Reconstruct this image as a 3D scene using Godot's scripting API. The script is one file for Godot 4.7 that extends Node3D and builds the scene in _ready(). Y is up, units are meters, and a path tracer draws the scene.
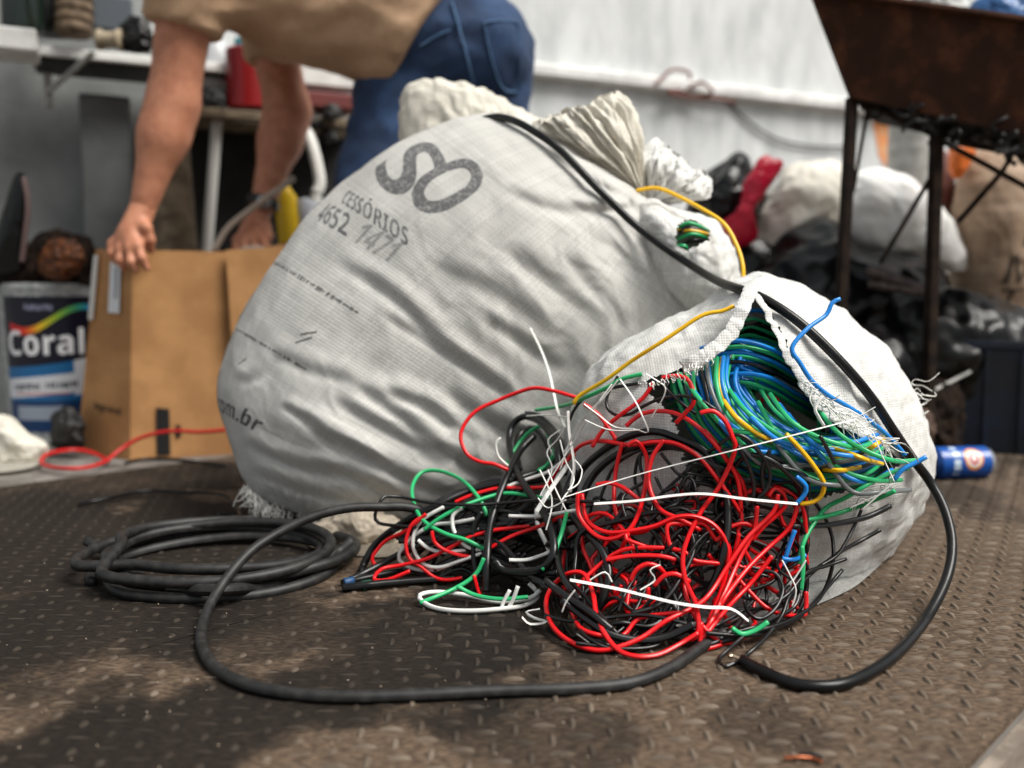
extends Node3D
# A torn raffia sack and a full one, spilling electric wire on a checkered steel platform in a scrap yard.
const F := 927.0
const EYE := Vector3(0, 0.34, 0)
const PITCH := 0.0904
var M := {}
var taken := {}
var rng := RandomNumberGenerator.new()
var noise := FastNoiseLite.new()
var zb := PackedFloat32Array()
const ZW := 256
const ZH := 192

func _ready() -> void:
	rng.seed = 7
	noise.seed = 11
	noise.frequency = 1.0
	noise.fractal_octaves = 3
	view_and_light()
	materials()
	setting()
	start_depths()
	sacks()
	cables()
	coil_wires()
	heap_wires()
	tangle_wires()
	threads()
	person()
	left_background()
	right_background()
	small_things()

# ---------------------------------------------------------------- camera and light
func view_and_light() -> void:
	var cam := Camera3D.new()
	cam.name = "camera"
	cam.fov = 45.0
	cam.near = 0.05
	cam.far = 100.0
	cam.position = EYE
	cam.rotation.x = -PITCH
	add_child(cam)
	var ca := CameraAttributesPhysical.new()
	ca.frustum_focal_length = 28.97
	ca.exposure_aperture = 2.35
	ca.frustum_focus_distance = 1.0
	ca.frustum_near = 0.05
	ca.frustum_far = 100.0
	cam.attributes = ca
	cam.fov = 45.0
	cam.current = true
	var we := WorldEnvironment.new()
	we.name = "environment"
	var e := Environment.new()
	e.background_mode = Environment.BG_SKY
	var sky := Sky.new()
	var sm := ProceduralSkyMaterial.new()
	sm.sky_top_color = Color(0.86, 0.88, 0.9)
	sm.sky_horizon_color = Color(0.82, 0.83, 0.84)
	sm.ground_bottom_color = Color(0.2, 0.19, 0.18)
	sm.ground_horizon_color = Color(0.3, 0.29, 0.28)
	sm.sun_angle_max = 0.0
	sky.sky_material = sm
	e.sky = sky
	e.tonemap_mode = Environment.TONE_MAPPER_LINEAR
	e.tonemap_exposure = 1.1
	e.background_energy_multiplier = 0.64
	e.sdfgi_enabled = true
	e.ssao_enabled = true
	e.ssil_enabled = true
	we.environment = e
	add_child(we)
	var sun := DirectionalLight3D.new()      # bright cloud gap high to the right
	sun.name = "daylight"
	sun.light_energy = 1.45
	sun.light_color = Color(1.0, 0.985, 0.96)
	sun.light_angular_distance = 32.0
	sun.shadow_enabled = true
	sun.look_at_from_position(Vector3(1.6, 2.5, 0.55), Vector3(0, 0, -0.2))
	add_child(sun)

# ---------------------------------------------------------------- geometry of the view: pixels give directions, depth gives the place
func ray(px: float, py: float) -> Vector3:
	var c := Vector3((px - 512.0) / F, (384.0 - py) / F, -1.0).rotated(Vector3.RIGHT, -PITCH)
	return c / -c.z

func P(px: float, py: float, d: float) -> Vector3:
	return EYE + ray(px, py) * d

func ground_depth(px: float, py: float, h := 0.0) -> float:
	var r := ray(px, py)
	return (h - EYE.y) / r.y if r.y < -0.02 else 20.0

func G(px: float, py: float, h := 0.0) -> Vector3:
	return P(px, py, ground_depth(px, py, h))

func proj(v: Vector3) -> Vector3:
	var c := (v - EYE).rotated(Vector3.RIGHT, PITCH)
	return Vector3(512.0 - c.x / c.z * F, 384.0 + c.y / c.z * F, EYE.z - v.z)

# ---------------------------------------------------------------- objects
func numbered(called: String) -> String:
	var n: int = taken.get(called, 0)
	taken[called] = n + 1
	return called if n == 0 else "%s_%03d" % [called, n]

func tag(o: Node3D, label: String, category: String, group := "", kind := "") -> Node3D:
	o.set_meta("label", label)
	if category: o.set_meta("category", category)
	if group: o.set_meta("group", group)
	if kind: o.set_meta("kind", kind)
	return o

func thing(called: String, label: String, category: String, at := Vector3.ZERO, group := "") -> Node3D:
	var o := Node3D.new()
	o.name = numbered(called)
	add_child(o)
	o.position = at
	return tag(o, label, category, group)

func obj(called: String, mesh: Mesh, m: Material, parent: Node3D = null) -> MeshInstance3D:
	var o := MeshInstance3D.new()
	o.mesh = mesh
	o.material_override = m
	if parent == null:
		o.name = numbered(called)
		add_child(o)
	else:
		o.name = called
		parent.add_child(o, true)
		o.position = -world_of(parent)
	return o

func world_of(n: Node) -> Vector3:      # things are placed but never turned, so parts are built in world coordinates and shifted back
	var p := Vector3.ZERO
	while n is Node3D and n != self:
		p += (n as Node3D).position
		n = n.get_parent()
	return p

func structure(o: Node3D) -> Node3D:
	o.set_meta("kind", "structure")
	return o

# ---------------------------------------------------------------- meshes
func mesh_of(v: PackedVector3Array, idx: PackedInt32Array, uv := PackedVector2Array(), uv2 := PackedVector2Array(), center: Variant = null) -> ArrayMesh:
	var n := PackedVector3Array()
	n.resize(v.size())
	var out := 0.0
	for i in range(0, idx.size(), 3):
		var a := idx[i]
		var b := idx[i + 1]
		var c := idx[i + 2]
		var f := (v[c] - v[a]).cross(v[b] - v[a])
		n[a] += f
		n[b] += f
		n[c] += f
		if center != null:
			out += f.dot(v[a] - (center as Vector3))
	if center != null and out < 0.0:
		for i in range(0, idx.size(), 3):
			var t := idx[i + 1]
			idx[i + 1] = idx[i + 2]
			idx[i + 2] = t
		for i in n.size(): n[i] = -n[i]
	for i in n.size(): n[i] = n[i].normalized()
	var arr := []
	arr.resize(Mesh.ARRAY_MAX)
	arr[Mesh.ARRAY_VERTEX] = v
	arr[Mesh.ARRAY_NORMAL] = n
	arr[Mesh.ARRAY_INDEX] = idx
	if uv.size(): arr[Mesh.ARRAY_TEX_UV] = uv
	if uv2.size(): arr[Mesh.ARRAY_TEX_UV2] = uv2
	var m := ArrayMesh.new()
	m.add_surface_from_arrays(Mesh.PRIMITIVE_TRIANGLES, arr)
	return m

func grid_idx(nu: int, nv: int) -> PackedInt32Array:
	var idx := PackedInt32Array()
	for j in nv - 1:
		for i in nu - 1:
			var a := j * nu + i
			idx.append_array([a, a + 1, a + nu, a + 1, a + nu + 1, a + nu])
	return idx

class Flat:        # flat-shaded polygons
	var v := PackedVector3Array()
	var n := PackedVector3Array()
	var uv := PackedVector2Array()
	func poly(p: Array, away: Vector3) -> void:
		var f: Vector3 = (p[2] - p[0]).cross(p[1] - p[0]).normalized()
		var mid := Vector3.ZERO
		for q: Vector3 in p: mid += q / p.size()
		var flip := f.dot(mid - away) < 0.0
		if flip: f = -f
		var ex: Vector3 = (p[1] - p[0]).normalized()
		var ey := f.cross(ex)
		for k in range(1, p.size() - 1):
			var t := [p[0], p[k + 1], p[k]] if flip else [p[0], p[k], p[k + 1]]
			for q: Vector3 in t:
				v.append(q)
				n.append(f)
				uv.append(Vector2((q - p[0]).dot(ex), (q - p[0]).dot(ey)))
	# a box with chamfered edges; b holds the axes
	func box(c: Vector3, s: Vector3, b := Basis(), ch := 0.003) -> void:
		var h := s / 2.0
		ch = minf(ch, minf(h.x, minf(h.y, h.z)) * 0.6)
		var q := func(x: float, y: float, z: float, ax: int) -> Vector3:
			var l := Vector3(x * (h.x - (0.0 if ax == 0 else ch)), y * (h.y - (0.0 if ax == 1 else ch)), z * (h.z - (0.0 if ax == 2 else ch)))
			return c + b * l
		for s1: float in [-1.0, 1.0]:
			poly([q.call(s1, -1, -1, 0), q.call(s1, 1, -1, 0), q.call(s1, 1, 1, 0), q.call(s1, -1, 1, 0)], c)
			poly([q.call(-1, s1, -1, 1), q.call(1, s1, -1, 1), q.call(1, s1, 1, 1), q.call(-1, s1, 1, 1)], c)
			poly([q.call(-1, -1, s1, 2), q.call(1, -1, s1, 2), q.call(1, 1, s1, 2), q.call(-1, 1, s1, 2)], c)
			for s2: float in [-1.0, 1.0]:
				poly([q.call(s1, s2, -1, 0), q.call(s1, s2, 1, 0), q.call(s1, s2, 1, 1), q.call(s1, s2, -1, 1)], c)
				poly([q.call(s1, -1, s2, 0), q.call(s1, 1, s2, 0), q.call(s1, 1, s2, 2), q.call(s1, -1, s2, 2)], c)
				poly([q.call(-1, s1, s2, 1), q.call(1, s1, s2, 1), q.call(1, s1, s2, 2), q.call(-1, s1, s2, 2)], c)
				for s3: float in [-1.0, 1.0]:
					poly([q.call(s1, s2, s3, 0), q.call(s1, s2, s3, 1), q.call(s1, s2, s3, 2)], c)
	# a slab between a polygon and the same polygon moved by t
	func slab(p: Array, t: Vector3) -> void:
		var mid := Vector3.ZERO
		for x: Vector3 in p: mid += (x + t * 0.5) / p.size()
		var o := []
		for x: Vector3 in p: o.append(x + t)
		poly(p, mid)
		poly(o, mid)
		for k in p.size():
			var k2 := (k + 1) % p.size()
			poly([p[k], p[k2], o[k2], o[k]], mid)
	func mesh() -> ArrayMesh:
		var arr := []
		arr.resize(Mesh.ARRAY_MAX)
		arr[Mesh.ARRAY_VERTEX] = v
		arr[Mesh.ARRAY_NORMAL] = n
		arr[Mesh.ARRAY_TEX_UV] = uv
		var m := ArrayMesh.new()
		m.add_surface_from_arrays(Mesh.PRIMITIVE_TRIANGLES, arr)
		return m

func box_mesh(c: Vector3, s: Vector3, b := Basis(), ch := 0.003) -> ArrayMesh:
	var f := Flat.new()
	f.box(c, s, b, ch)
	return f.mesh()

func spline(p: Array, per := 8) -> PackedVector3Array:     # Catmull-Rom through Vector3s
	var out := PackedVector3Array()
	for i in p.size() - 1:
		var a: Vector3 = p[maxi(i - 1, 0)]
		var b: Vector3 = p[i]
		var c: Vector3 = p[i + 1]
		var d: Vector3 = p[mini(i + 2, p.size() - 1)]
		for k in per:
			out.append(b.cubic_interpolate(c, a, d, float(k) / per))
	out.append(p[-1])
	return out

func tube(p: PackedVector3Array, r: float, sides := 8, flat := 1.0, taper := 0.0) -> ArrayMesh:
	var v := PackedVector3Array()
	var uv := PackedVector2Array()
	var q := PackedVector3Array()
	for x in p:
		if q.is_empty() or q[-1].distance_squared_to(x) > 1e-8: q.append(x)
	var n := q.size()
	var side := Vector3.UP
	var run := 0.0
	for i in n:
		var t := (q[mini(i + 1, n - 1)] - q[maxi(i - 1, 0)]).normalized()
		if i == 0: side = t.cross(Vector3(0.3, 0.9, 0.2)).normalized()
		side = (side - t * side.dot(t)).normalized()
		var other := t.cross(side)
		if i > 0: run += q[i].distance_to(q[i - 1])
		var rr := r * (1.0 - taper * i / (n - 1.0))
		for k in sides + 1:
			var a := TAU * k / sides
			v.append(q[i] + side * cos(a) * rr + other * sin(a) * rr * flat)
			uv.append(Vector2(float(k) / sides, run * 20.0))
	var idx := PackedInt32Array()
	var w := sides + 1
	for i in n - 1:
		for k in sides:
			var a := i * w + k
			idx.append_array([a, a + w, a + 1, a + 1, a + w, a + w + 1])
	for e in 2:
		var at := 0 if e == 0 else (n - 1) * w
		var c := v.size()
		v.append(q[0] if e == 0 else q[n - 1])
		uv.append(Vector2.ZERO)
		for k in sides:
			if e == 0: idx.append_array([c, at + k, at + k + 1])
			else: idx.append_array([c, at + k + 1, at + k])
	return mesh_of(v, idx, uv)

func lathe(prof: Array, c: Vector3, b := Basis(), sides := 32) -> ArrayMesh:      # prof: [radius, height] pairs
	var v := PackedVector3Array()
	var uv := PackedVector2Array()
	for j in prof.size():
		for k in sides + 1:
			var a := TAU * k / sides
			v.append(c + b * Vector3(cos(a) * prof[j][0], prof[j][1], sin(a) * prof[j][0]))
			uv.append(Vector2(1.0 - float(k) / sides, 1.0 - float(prof[j][1] - prof[0][1]) / (prof[-1][1] - prof[0][1])))
	var mid: Vector3 = c + b * Vector3(0, (prof[0][1] + prof[-1][1]) / 2.0, 0)
	return mesh_of(v, grid_idx(sides + 1, prof.size()), uv, PackedVector2Array(), mid)

# an inflated, wrinkled body: o = outline as pixel pairs (star-shaped about its middle), d = depth of the rim, front / back = how far it swells
func blob(o: Array, d: float, front: float, back: float, wrinkle := 0.006, freq := 14.0, hole := PackedVector2Array(), rings := 40, spokes := 120, power := 0.5, splat := false, stretch := Vector3.ONE, ragged := 3.0) -> ArrayMesh:
	var pts := []
	for k in range(0, o.size(), 2): pts.append(Vector3(o[k], o[k + 1], 0))
	pts.append(pts[0])
	pts.append(pts[1])
	pts.append(pts[2])
	pts.push_front(pts[-4])
	var dense := spline(pts, 12)
	var loop := dense.slice(12, dense.size() - 24)
	var c := Vector3.ZERO
	for x in loop: c += x / loop.size()
	var total := 0.0
	for k in loop.size(): total += loop[k].distance_to(loop[(k + 1) % loop.size()])
	var rim := PackedVector3Array()
	var want := 0.0
	var run := 0.0
	for k in loop.size():
		var b := loop[(k + 1) % loop.size()]
		var l := loop[k].distance_to(b)
		while want <= run + l and rim.size() < spokes:
			rim.append(loop[k].lerp(b, (want - run) / maxf(l, 1e-6)))
			want += total / spokes
		run += l
	while rim.size() < spokes: rim.append(rim[0])
	var v := PackedVector3Array()
	var drop := PackedByteArray()
	var w := spokes + 1
	for j in rings * 2 + 1:
		var ang := PI * j / (rings * 2.0)
		var r := sin(ang)
		var deep := cos(ang)
		for k in w:
			var e := rim[k % spokes]
			var q := c.lerp(e, r)
			var s := signf(deep) * pow(absf(deep), power * 2.0)
			var dd := d - s * (front if s > 0.0 else back)
			var p := P(q.x, q.y, dd)
			var n := noise.get_noise_3dv(p * freq * stretch) * 0.7 + (0.5 - absf(noise.get_noise_3dv(p * freq * 0.6 * stretch + Vector3(9, 4, 2)))) * 0.8
			p += (p - P(c.x, c.y, d)).normalized() * n * wrinkle
			if p.y < 0.003:
				var low := ground_depth(q.x, q.y, 0.003)
				p = P(q.x, q.y, low) if low < dd else Vector3(p.x, 0.003, p.z)
			v.append(p)
			var cut := 0
			if hole.size() and deep > 0.0:
				var jig := Vector2(noise.get_noise_2d(q.x * 0.35, q.y * 0.35), noise.get_noise_2d(q.y * 0.3 + 50.0, q.x * 0.3)) * ragged
				if Geometry2D.is_point_in_polygon(Vector2(q.x, q.y) + jig, hole): cut = 1
			drop.append(cut)
			if splat and cut == 0 and deep > -0.05: put_depth(p)
	var idx := PackedInt32Array()
	for j in rings * 2:
		for k in spokes:
			var a := j * w + k
			if drop[a] + drop[a + 1] + drop[a + w] + drop[a + w + 1] > 0: continue
			idx.append_array([a, a + 1, a + w, a + 1, a + w + 1, a + w])
	return mesh_of(v, idx, PackedVector2Array(), PackedVector2Array(), P(c.x, c.y, d))

# ---------------------------------------------------------------- what lies in front at each pixel, so that wires drape on it
func start_depths() -> void:
	zb.resize(ZW * ZH)
	for y in ZH:
		for x in ZW:
			zb[y * ZW + x] = minf(ground_depth(x * 4.0 + 2.0, y * 4.0 + 2.0), 2.5)

func put_depth(p: Vector3, back := 0.0) -> void:
	var q := proj(p)
	var x := int(q.x / 4.0)
	var y := int(q.y / 4.0)
	if x >= 0 and y >= 0 and x < ZW and y < ZH:
		var k := y * ZW + x
		zb[k] = minf(zb[k], q.z + back)

func depth_at(px: float, py: float) -> float:
	var x := clampi(int(px / 4.0), 1, ZW - 2)
	var y := clampi(int(py / 4.0), 1, ZH - 2)
	var m := 99.0
	for j in [-1, 0, 1]:
		for i in [-1, 0, 1]:
			m = minf(m, zb[(y + j) * ZW + x + i])
	return m

# path of a wire that rests on what is in front: c = [px, py, depth] triples, depth 0 = drape
func drape(c: Array, r: float, lift := 0.0, remember := 0.45) -> PackedVector3Array:
	var ctrl := []
	for k in range(0, c.size(), 3): ctrl.append(Vector3(c[k], c[k + 1], 0))
	var path := PackedVector3Array()
	var fixed := PackedFloat32Array()
	for i in ctrl.size() - 1:
		var a: Vector3 = ctrl[maxi(i - 1, 0)]
		var b: Vector3 = ctrl[i]
		var d: Vector3 = ctrl[i + 1]
		var e: Vector3 = ctrl[mini(i + 2, ctrl.size() - 1)]
		var n := clampi(int(b.distance_to(d) / 3.5), 2, 60)
		for k in n:
			var t := float(k) / n
			path.append(b.cubic_interpolate(d, a, e, t))
			var z0: float = c[i * 3 + 2]
			var z1: float = c[i * 3 + 5]
			fixed.append(lerpf(z0, z1, t) if z0 > 0.0 and z1 > 0.0 else 0.0)
	path.append(ctrl[-1])
	fixed.append(c[-1])
	var n := path.size()
	var z := PackedFloat32Array()
	z.resize(n)
	for i in n:
		z[i] = fixed[i] if fixed[i] > 0.0 else depth_at(path[i].x, path[i].y) - r - lift
	for pass_ in 5:
		var s := z.duplicate()
		for i in n:
			var sum := 0.0
			var cnt := 0
			for k in range(maxi(0, i - 4), mini(n, i + 5)):
				sum += z[k]
				cnt += 1
			s[i] = sum / cnt
			if fixed[i] == 0.0: s[i] = minf(s[i], depth_at(path[i].x, path[i].y) - r * 0.3 - lift) if pass_ < 3 else s[i]
		z = s
	var out := PackedVector3Array()
	for i in n:
		var p := P(path[i].x, path[i].y, z[i])
		if p.y < r: p = G(path[i].x, path[i].y, r)
		out.append(p)
	if remember > 0.0:
		for p in out: put_depth(p, r * (1.0 - 2.0 * remember))
	return out

# ---------------------------------------------------------------- lettering and print
func text_triangles(t: String, bold := true) -> PackedVector2Array:      # x from 0 to 1 along the word, y 0 at the bottom, 1 at the top
	var tm := TextMesh.new()
	var f := SystemFont.new()
	f.font_names = PackedStringArray(["Droid Sans"])
	if bold: f.font_weight = 700
	tm.font = f
	tm.font_size = 64
	tm.pixel_size = 0.01
	tm.depth = 0.0
	tm.text = t
	var arr := tm.get_mesh_arrays() if tm.get_surface_count() == 0 else tm.surface_get_arrays(0)
	var v: PackedVector3Array = arr[Mesh.ARRAY_VERTEX]
	var idx: Variant = arr[Mesh.ARRAY_INDEX]
	var out := PackedVector2Array()
	var lo := Vector2(1e9, 1e9)
	var hi := -lo
	for p in v:
		lo = lo.min(Vector2(p.x, p.y))
		hi = hi.max(Vector2(p.x, p.y))
	if idx != null and (idx as PackedInt32Array).size():
		for i: int in idx: out.append((Vector2(v[i].x, v[i].y) - lo) / (hi - lo))
	else:
		for p in v: out.append((Vector2(p.x, p.y) - lo) / (hi - lo))
	return out

func print_text(im: Image, t: String, o: Vector2, ex: Vector2, ey: Vector2, col: Color, wear := 0.0, bold := true) -> void:      # o = foot of the word in image pixels, ex along it, ey up
	var tri := text_triangles(t, bold)
	for i in range(0, tri.size() - 2, 3):
		fill_tri(im, o + ex * tri[i].x + ey * tri[i].y, o + ex * tri[i + 1].x + ey * tri[i + 1].y, o + ex * tri[i + 2].x + ey * tri[i + 2].y, col, wear)

func fill_tri(im: Image, a: Vector2, b: Vector2, c: Vector2, col: Color, wear := 0.0) -> void:
	var lo := a.min(b).min(c).floor().max(Vector2.ZERO)
	var hi := a.max(b).max(c).ceil().min(Vector2(im.get_width() - 1, im.get_height() - 1))
	var area := (b - a).cross(c - a)
	if absf(area) < 1e-6: return
	for y in range(int(lo.y), int(hi.y) + 1):
		for x in range(int(lo.x), int(hi.x) + 1):
			var p := Vector2(x + 0.5, y + 0.5)
			var u := (b - p).cross(c - p) / area
			var v := (c - p).cross(a - p) / area
			if u < -0.01 or v < -0.01 or u + v > 1.01: continue
			if wear > 0.0:
				var k := absf(noise.get_noise_2d(x * 0.33, y * 0.33)) + 0.4 * absf(noise.get_noise_2d(x * 0.03, y * 0.03 + 70.0))
				if k < wear * 0.25: continue
			im.set_pixel(x, y, col)

func fill_poly(im: Image, p: Array, col: Color) -> void:
	for k in range(1, p.size() - 1): fill_tri(im, p[0], p[k], p[k + 1], col)

# ---------------------------------------------------------------- materials
func plain(c: Color, rough := 0.7, metal := 0.0, spec := 0.5) -> StandardMaterial3D:
	var m := StandardMaterial3D.new()
	m.albedo_color = c
	m.roughness = rough
	m.metallic = metal
	m.metallic_specular = spec
	m.cull_mode = BaseMaterial3D.CULL_DISABLED
	return m

func noisy(a: Color, b: Color, freq: float, rough := 0.8, metal := 0.0, size := 256, scale := 1.0, bump := 0.0, c3: Variant = null, spec := 0.5, lin := false) -> StandardMaterial3D:
	if lin:
		a = a.linear_to_srgb()
		b = b.linear_to_srgb()
	var m := plain(Color.WHITE, rough, metal, spec)
	var n := FastNoiseLite.new()
	n.seed = 3 + M.size()
	n.frequency = freq
	n.fractal_octaves = 5
	n.fractal_gain = 0.6
	var t := NoiseTexture2D.new()
	t.width = size
	t.height = size
	t.seamless = true
	t.noise = n
	var g := Gradient.new()
	g.set_color(0, a)
	g.set_color(1, b)
	g.set_offset(0, 0.25)
	g.set_offset(1, 0.75)
	if c3 != null: g.add_point(0.5, c3)
	t.color_ramp = g
	m.albedo_texture = t
	m.uv1_triplanar = true
	m.uv1_world_triplanar = true
	m.uv1_scale = Vector3.ONE * scale
	if bump > 0.0:
		var h := NoiseTexture2D.new()
		h.width = size
		h.height = size
		h.seamless = true
		h.noise = n
		m.heightmap_enabled = true
		m.heightmap_texture = h
		m.heightmap_scale = bump
	return m

func weave_images(even: float) -> Array:      # tapes of raffia crossing over and under; 64 tapes a side
	var n := 256
	var c := Image.create(n, n, false, Image.FORMAT_RGB8)
	var h := Image.create(n, n, false, Image.FORMAT_RGB8)
	var r := RandomNumberGenerator.new()
	r.seed = 5
	var wa := PackedFloat32Array()
	var we := PackedFloat32Array()
	for k in 64:
		wa.append(r.randf_range(-1, 1))
		we.append(r.randf_range(-1, 1))
	for y in n:
		for x in n:
			var i := x / 4
			var j := y / 4
			var fx := (x % 4 + 0.5) / 4.0 - 0.5
			var fy := (y % 4 + 0.5) / 4.0 - 0.5
			var over := (i + j) % 2 == 0
			var across := fx if over else fy
			var along := fy if over else fx
			var z := 0.45 + 0.4 * cos(along * PI) - 1.1 * across * across
			var tone := 1.0 - even + even * (wa[i] if over else we[j]) * 0.5
			var k := clampf(tone * (0.7 + 0.3 * smoothstep(0.1, 0.7, z)), 0.0, 1.0)
			c.set_pixel(x, y, Color(k, k, k))
			h.set_pixel(x, y, Color(z, z, z))
	return [ImageTexture.create_from_image(c), ImageTexture.create_from_image(h)]

func cloth(col: Color, w: Array, bump := 0.06) -> StandardMaterial3D:
	var m := plain(col, 0.62, 0.0, 0.35)
	m.albedo_texture = w[0]
	m.heightmap_enabled = true
	m.heightmap_texture = w[1]
	m.heightmap_scale = bump
	m.uv1_scale = Vector3(5.4, 5.4, 5.4)       # 64 tapes to about 18 cm
	m.backlight_enabled = true
	m.backlight = Color(0.2, 0.2, 0.19)
	return m

func materials() -> void:
	var w := weave_images(0.1)
	M.raffia = cloth(Color(0.86, 0.855, 0.835), w, 0.09)
	M.raffia_white = cloth(Color(0.91, 0.91, 0.895), w, 0.09)
	M.raffia_old = cloth(Color(0.92, 0.9, 0.845), w, 0.08)
	for k in ["raffia_white", "raffia_old"]:        # on crumpled cloth the weave follows the thing's own axes
		M[k].uv1_triplanar = true
		M[k].uv1_triplanar_sharpness = 4.0
	M.hem = cloth(Color(0.74, 0.69, 0.62), w, 0.08)
	M.hem.uv1_triplanar = true
	M.fiber = plain(Color(0.88, 0.88, 0.86), 0.5)
	for k in [["red", Color(0.86, 0.035, 0.07)], ["black", Color(0.035, 0.035, 0.037)], ["blue", Color(0.07, 0.5, 0.83)], ["green", Color(0.16, 0.68, 0.42)], ["yellow", Color(0.93, 0.72, 0.03)], ["white", Color(0.88, 0.88, 0.86)], ["grey", Color(0.4, 0.42, 0.42)]]:
		M[k[0]] = plain(k[1], 0.32, 0.0, 0.5)
	M.cable = noisy(Color(0.02, 0.02, 0.022), Color(0.075, 0.075, 0.08), 0.03, 0.3, 0.0, 256, 6.0, 0.01, null, 0.38)
	M.cable_grey = noisy(Color(0.045, 0.045, 0.047), Color(0.17, 0.165, 0.16), 0.03, 0.55, 0.0, 256, 6.0, 0.01)
	M.plate = plate_material()
	for k in 4:
		var q: float = [0.33, 0.55, 0.95, 1.35][k]
		M["lug_%d" % k] = noisy(Color(0.27, 0.235, 0.2).srgb_to_linear() * q, Color(0.41, 0.365, 0.32).srgb_to_linear() * q, 0.03, 0.8, 0.0, 128, 4.0, 0.0, null, 0.35, true)
	M.lug = noisy(Color(0.27, 0.235, 0.2), Color(0.41, 0.365, 0.32), 0.03, 0.8, 0.0, 256, 4.0, 0.0, null, 0.35)
	M.concrete = noisy(Color(0.42, 0.38, 0.34), Color(0.6, 0.55, 0.5), 0.02, 0.9, 0.0, 512, 1.5, 0.3)
	M.slab = noisy(Color(0.36, 0.345, 0.325), Color(0.5, 0.48, 0.46), 0.015, 0.9, 0.0, 512, 1.2, 0.15)
	M.wall = noisy(Color(0.74, 0.755, 0.755), Color(0.87, 0.88, 0.88), 0.014, 0.85, 0.0, 512, 0.5, 0.3, Color(0.81, 0.82, 0.82))
	M.wall.uv1_scale = Vector3(1.1, 0.3, 1.1)
	M.white_paint = noisy(Color(0.8, 0.8, 0.79), Color(0.92, 0.92, 0.91), 0.02, 0.5, 0.0, 256, 2.0)
	M.steel = noisy(Color(0.62, 0.62, 0.6), Color(0.78, 0.78, 0.76), 0.02, 0.45, 0.2, 256, 3.0)
	M.rust = noisy(Color(0.15, 0.09, 0.062), Color(0.26, 0.155, 0.1), 0.012, 0.95, 0.0, 512, 1.6, 0.1, Color(0.17, 0.1, 0.068), 0.25)
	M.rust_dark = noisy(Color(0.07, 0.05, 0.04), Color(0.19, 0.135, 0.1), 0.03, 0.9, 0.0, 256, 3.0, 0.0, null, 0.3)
	M.card = noisy(Color(0.6, 0.43, 0.26), Color(0.7, 0.52, 0.33), 0.012, 0.85, 0.0, 256, 2.0)
	M.black_plastic = plain(Color(0.02, 0.02, 0.022), 0.3, 0.0, 0.42)
	M.white_cloth = plain(Color(0.93, 0.93, 0.92), 0.6)
	M.dark = noisy(Color(0.03, 0.028, 0.028), Color(0.09, 0.08, 0.075), 0.03, 0.6, 0.0, 256, 4.0)
	M.skin = noisy(Color(0.68, 0.44, 0.33), Color(0.77, 0.53, 0.41), 0.02, 0.55, 0.0, 256, 4.0)
	M.shirt = noisy(Color(0.71, 0.58, 0.46), Color(0.76, 0.63, 0.51), 0.03, 0.9, 0.0, 256, 4.0)
	M.jeans = noisy(Color(0.12, 0.19, 0.3), Color(0.17, 0.27, 0.41), 0.012, 0.9, 0.0, 256, 3.0, 0.02)
	M.wood = noisy(Color(0.36, 0.31, 0.25), Color(0.55, 0.49, 0.4), 0.02, 0.85, 0.0, 256, 3.0)

func plate_material() -> StandardMaterial3D:       # trodden steel: brown grime in patches, darker oil
	var m := noisy(Color(0.23, 0.19, 0.155), Color(0.43, 0.365, 0.305), 0.1, 0.85, 0.0, 1024, 1.4, 0.05, Color(0.33, 0.278, 0.23), 0.35)
	m.uv1_scale = Vector3(0.8, 1.4, 2.4)
	# grime and oil where they lie: x, z, reach, how much of the steel still shows
	var spots := [[-0.6, -1.05, 0.7, 0.75], [-0.75, -1.15, 0.55, 0.5], [-0.45, -1.35, 0.5, 0.45], [-0.25, -0.95, 0.3, 0.6], [-0.3, -0.66, 0.12, 0.4], [-0.1, -1.15, 0.3, 0.5], [-0.75, -0.8, 0.3, 0.62], [0.02, -0.7, 0.1, 0.7], [-0.9, -1.6, 0.6, 0.55], [0.7, -1.9, 0.4, 0.7], [0.2, -0.72, 0.06, 0.75], [-0.2, -0.76, 0.1, 0.7]]
	var n := FastNoiseLite.new()
	n.seed = 21
	n.frequency = 0.02
	n.fractal_octaves = 6
	n.fractal_gain = 0.62
	grime = Image.create(512, 512, false, Image.FORMAT_RGB8)
	var im := grime
	for y in 512:
		for x in 512:
			var w := Vector2(x / 512.0 * 4.0 - 2.0, y / 512.0 * 4.0 - 3.6)
			var e := n.get_noise_2d(x, y)
			var f := n.get_noise_2d(x * 2.7 + 900.0, y * 0.9)
			var k := 1.0 + 0.22 * f
			for s: Array in spots:
				var d: float = w.distance_to(Vector2(s[0], s[1])) / s[2] + e * 1.3
				k *= lerpf(s[3], 1.0, smoothstep(0.62, 1.0, d))
			k = clampf(maxf(k, 0.4 + 0.12 * f), 0.0, 1.0)
			im.set_pixel(x, y, Color(k, k * 0.985, k * 0.97))
	m.detail_enabled = true
	m.detail_albedo = ImageTexture.create_from_image(im)
	m.detail_blend_mode = BaseMaterial3D.BLEND_MODE_MUL
	m.detail_uv_layer = BaseMaterial3D.DETAIL_UV_2
	m.uv2_triplanar = false
	return m

var grime: Image
func plate_slab(p: Array) -> ArrayMesh:
	var f := Flat.new()
	f.slab(p, Vector3(0, -0.006, 0))
	var m := f.mesh()
	var arr := m.surface_get_arrays(0)
	var uv2 := PackedVector2Array()
	for v: Vector3 in arr[Mesh.ARRAY_VERTEX]: uv2.append(Vector2((v.x + 2.0) / 4.0, (v.z + 3.6) / 4.0))
	arr[Mesh.ARRAY_TEX_UV2] = uv2
	var o := ArrayMesh.new()
	o.add_surface_from_arrays(Mesh.PRIMITIVE_TRIANGLES, arr)
	return o

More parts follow.
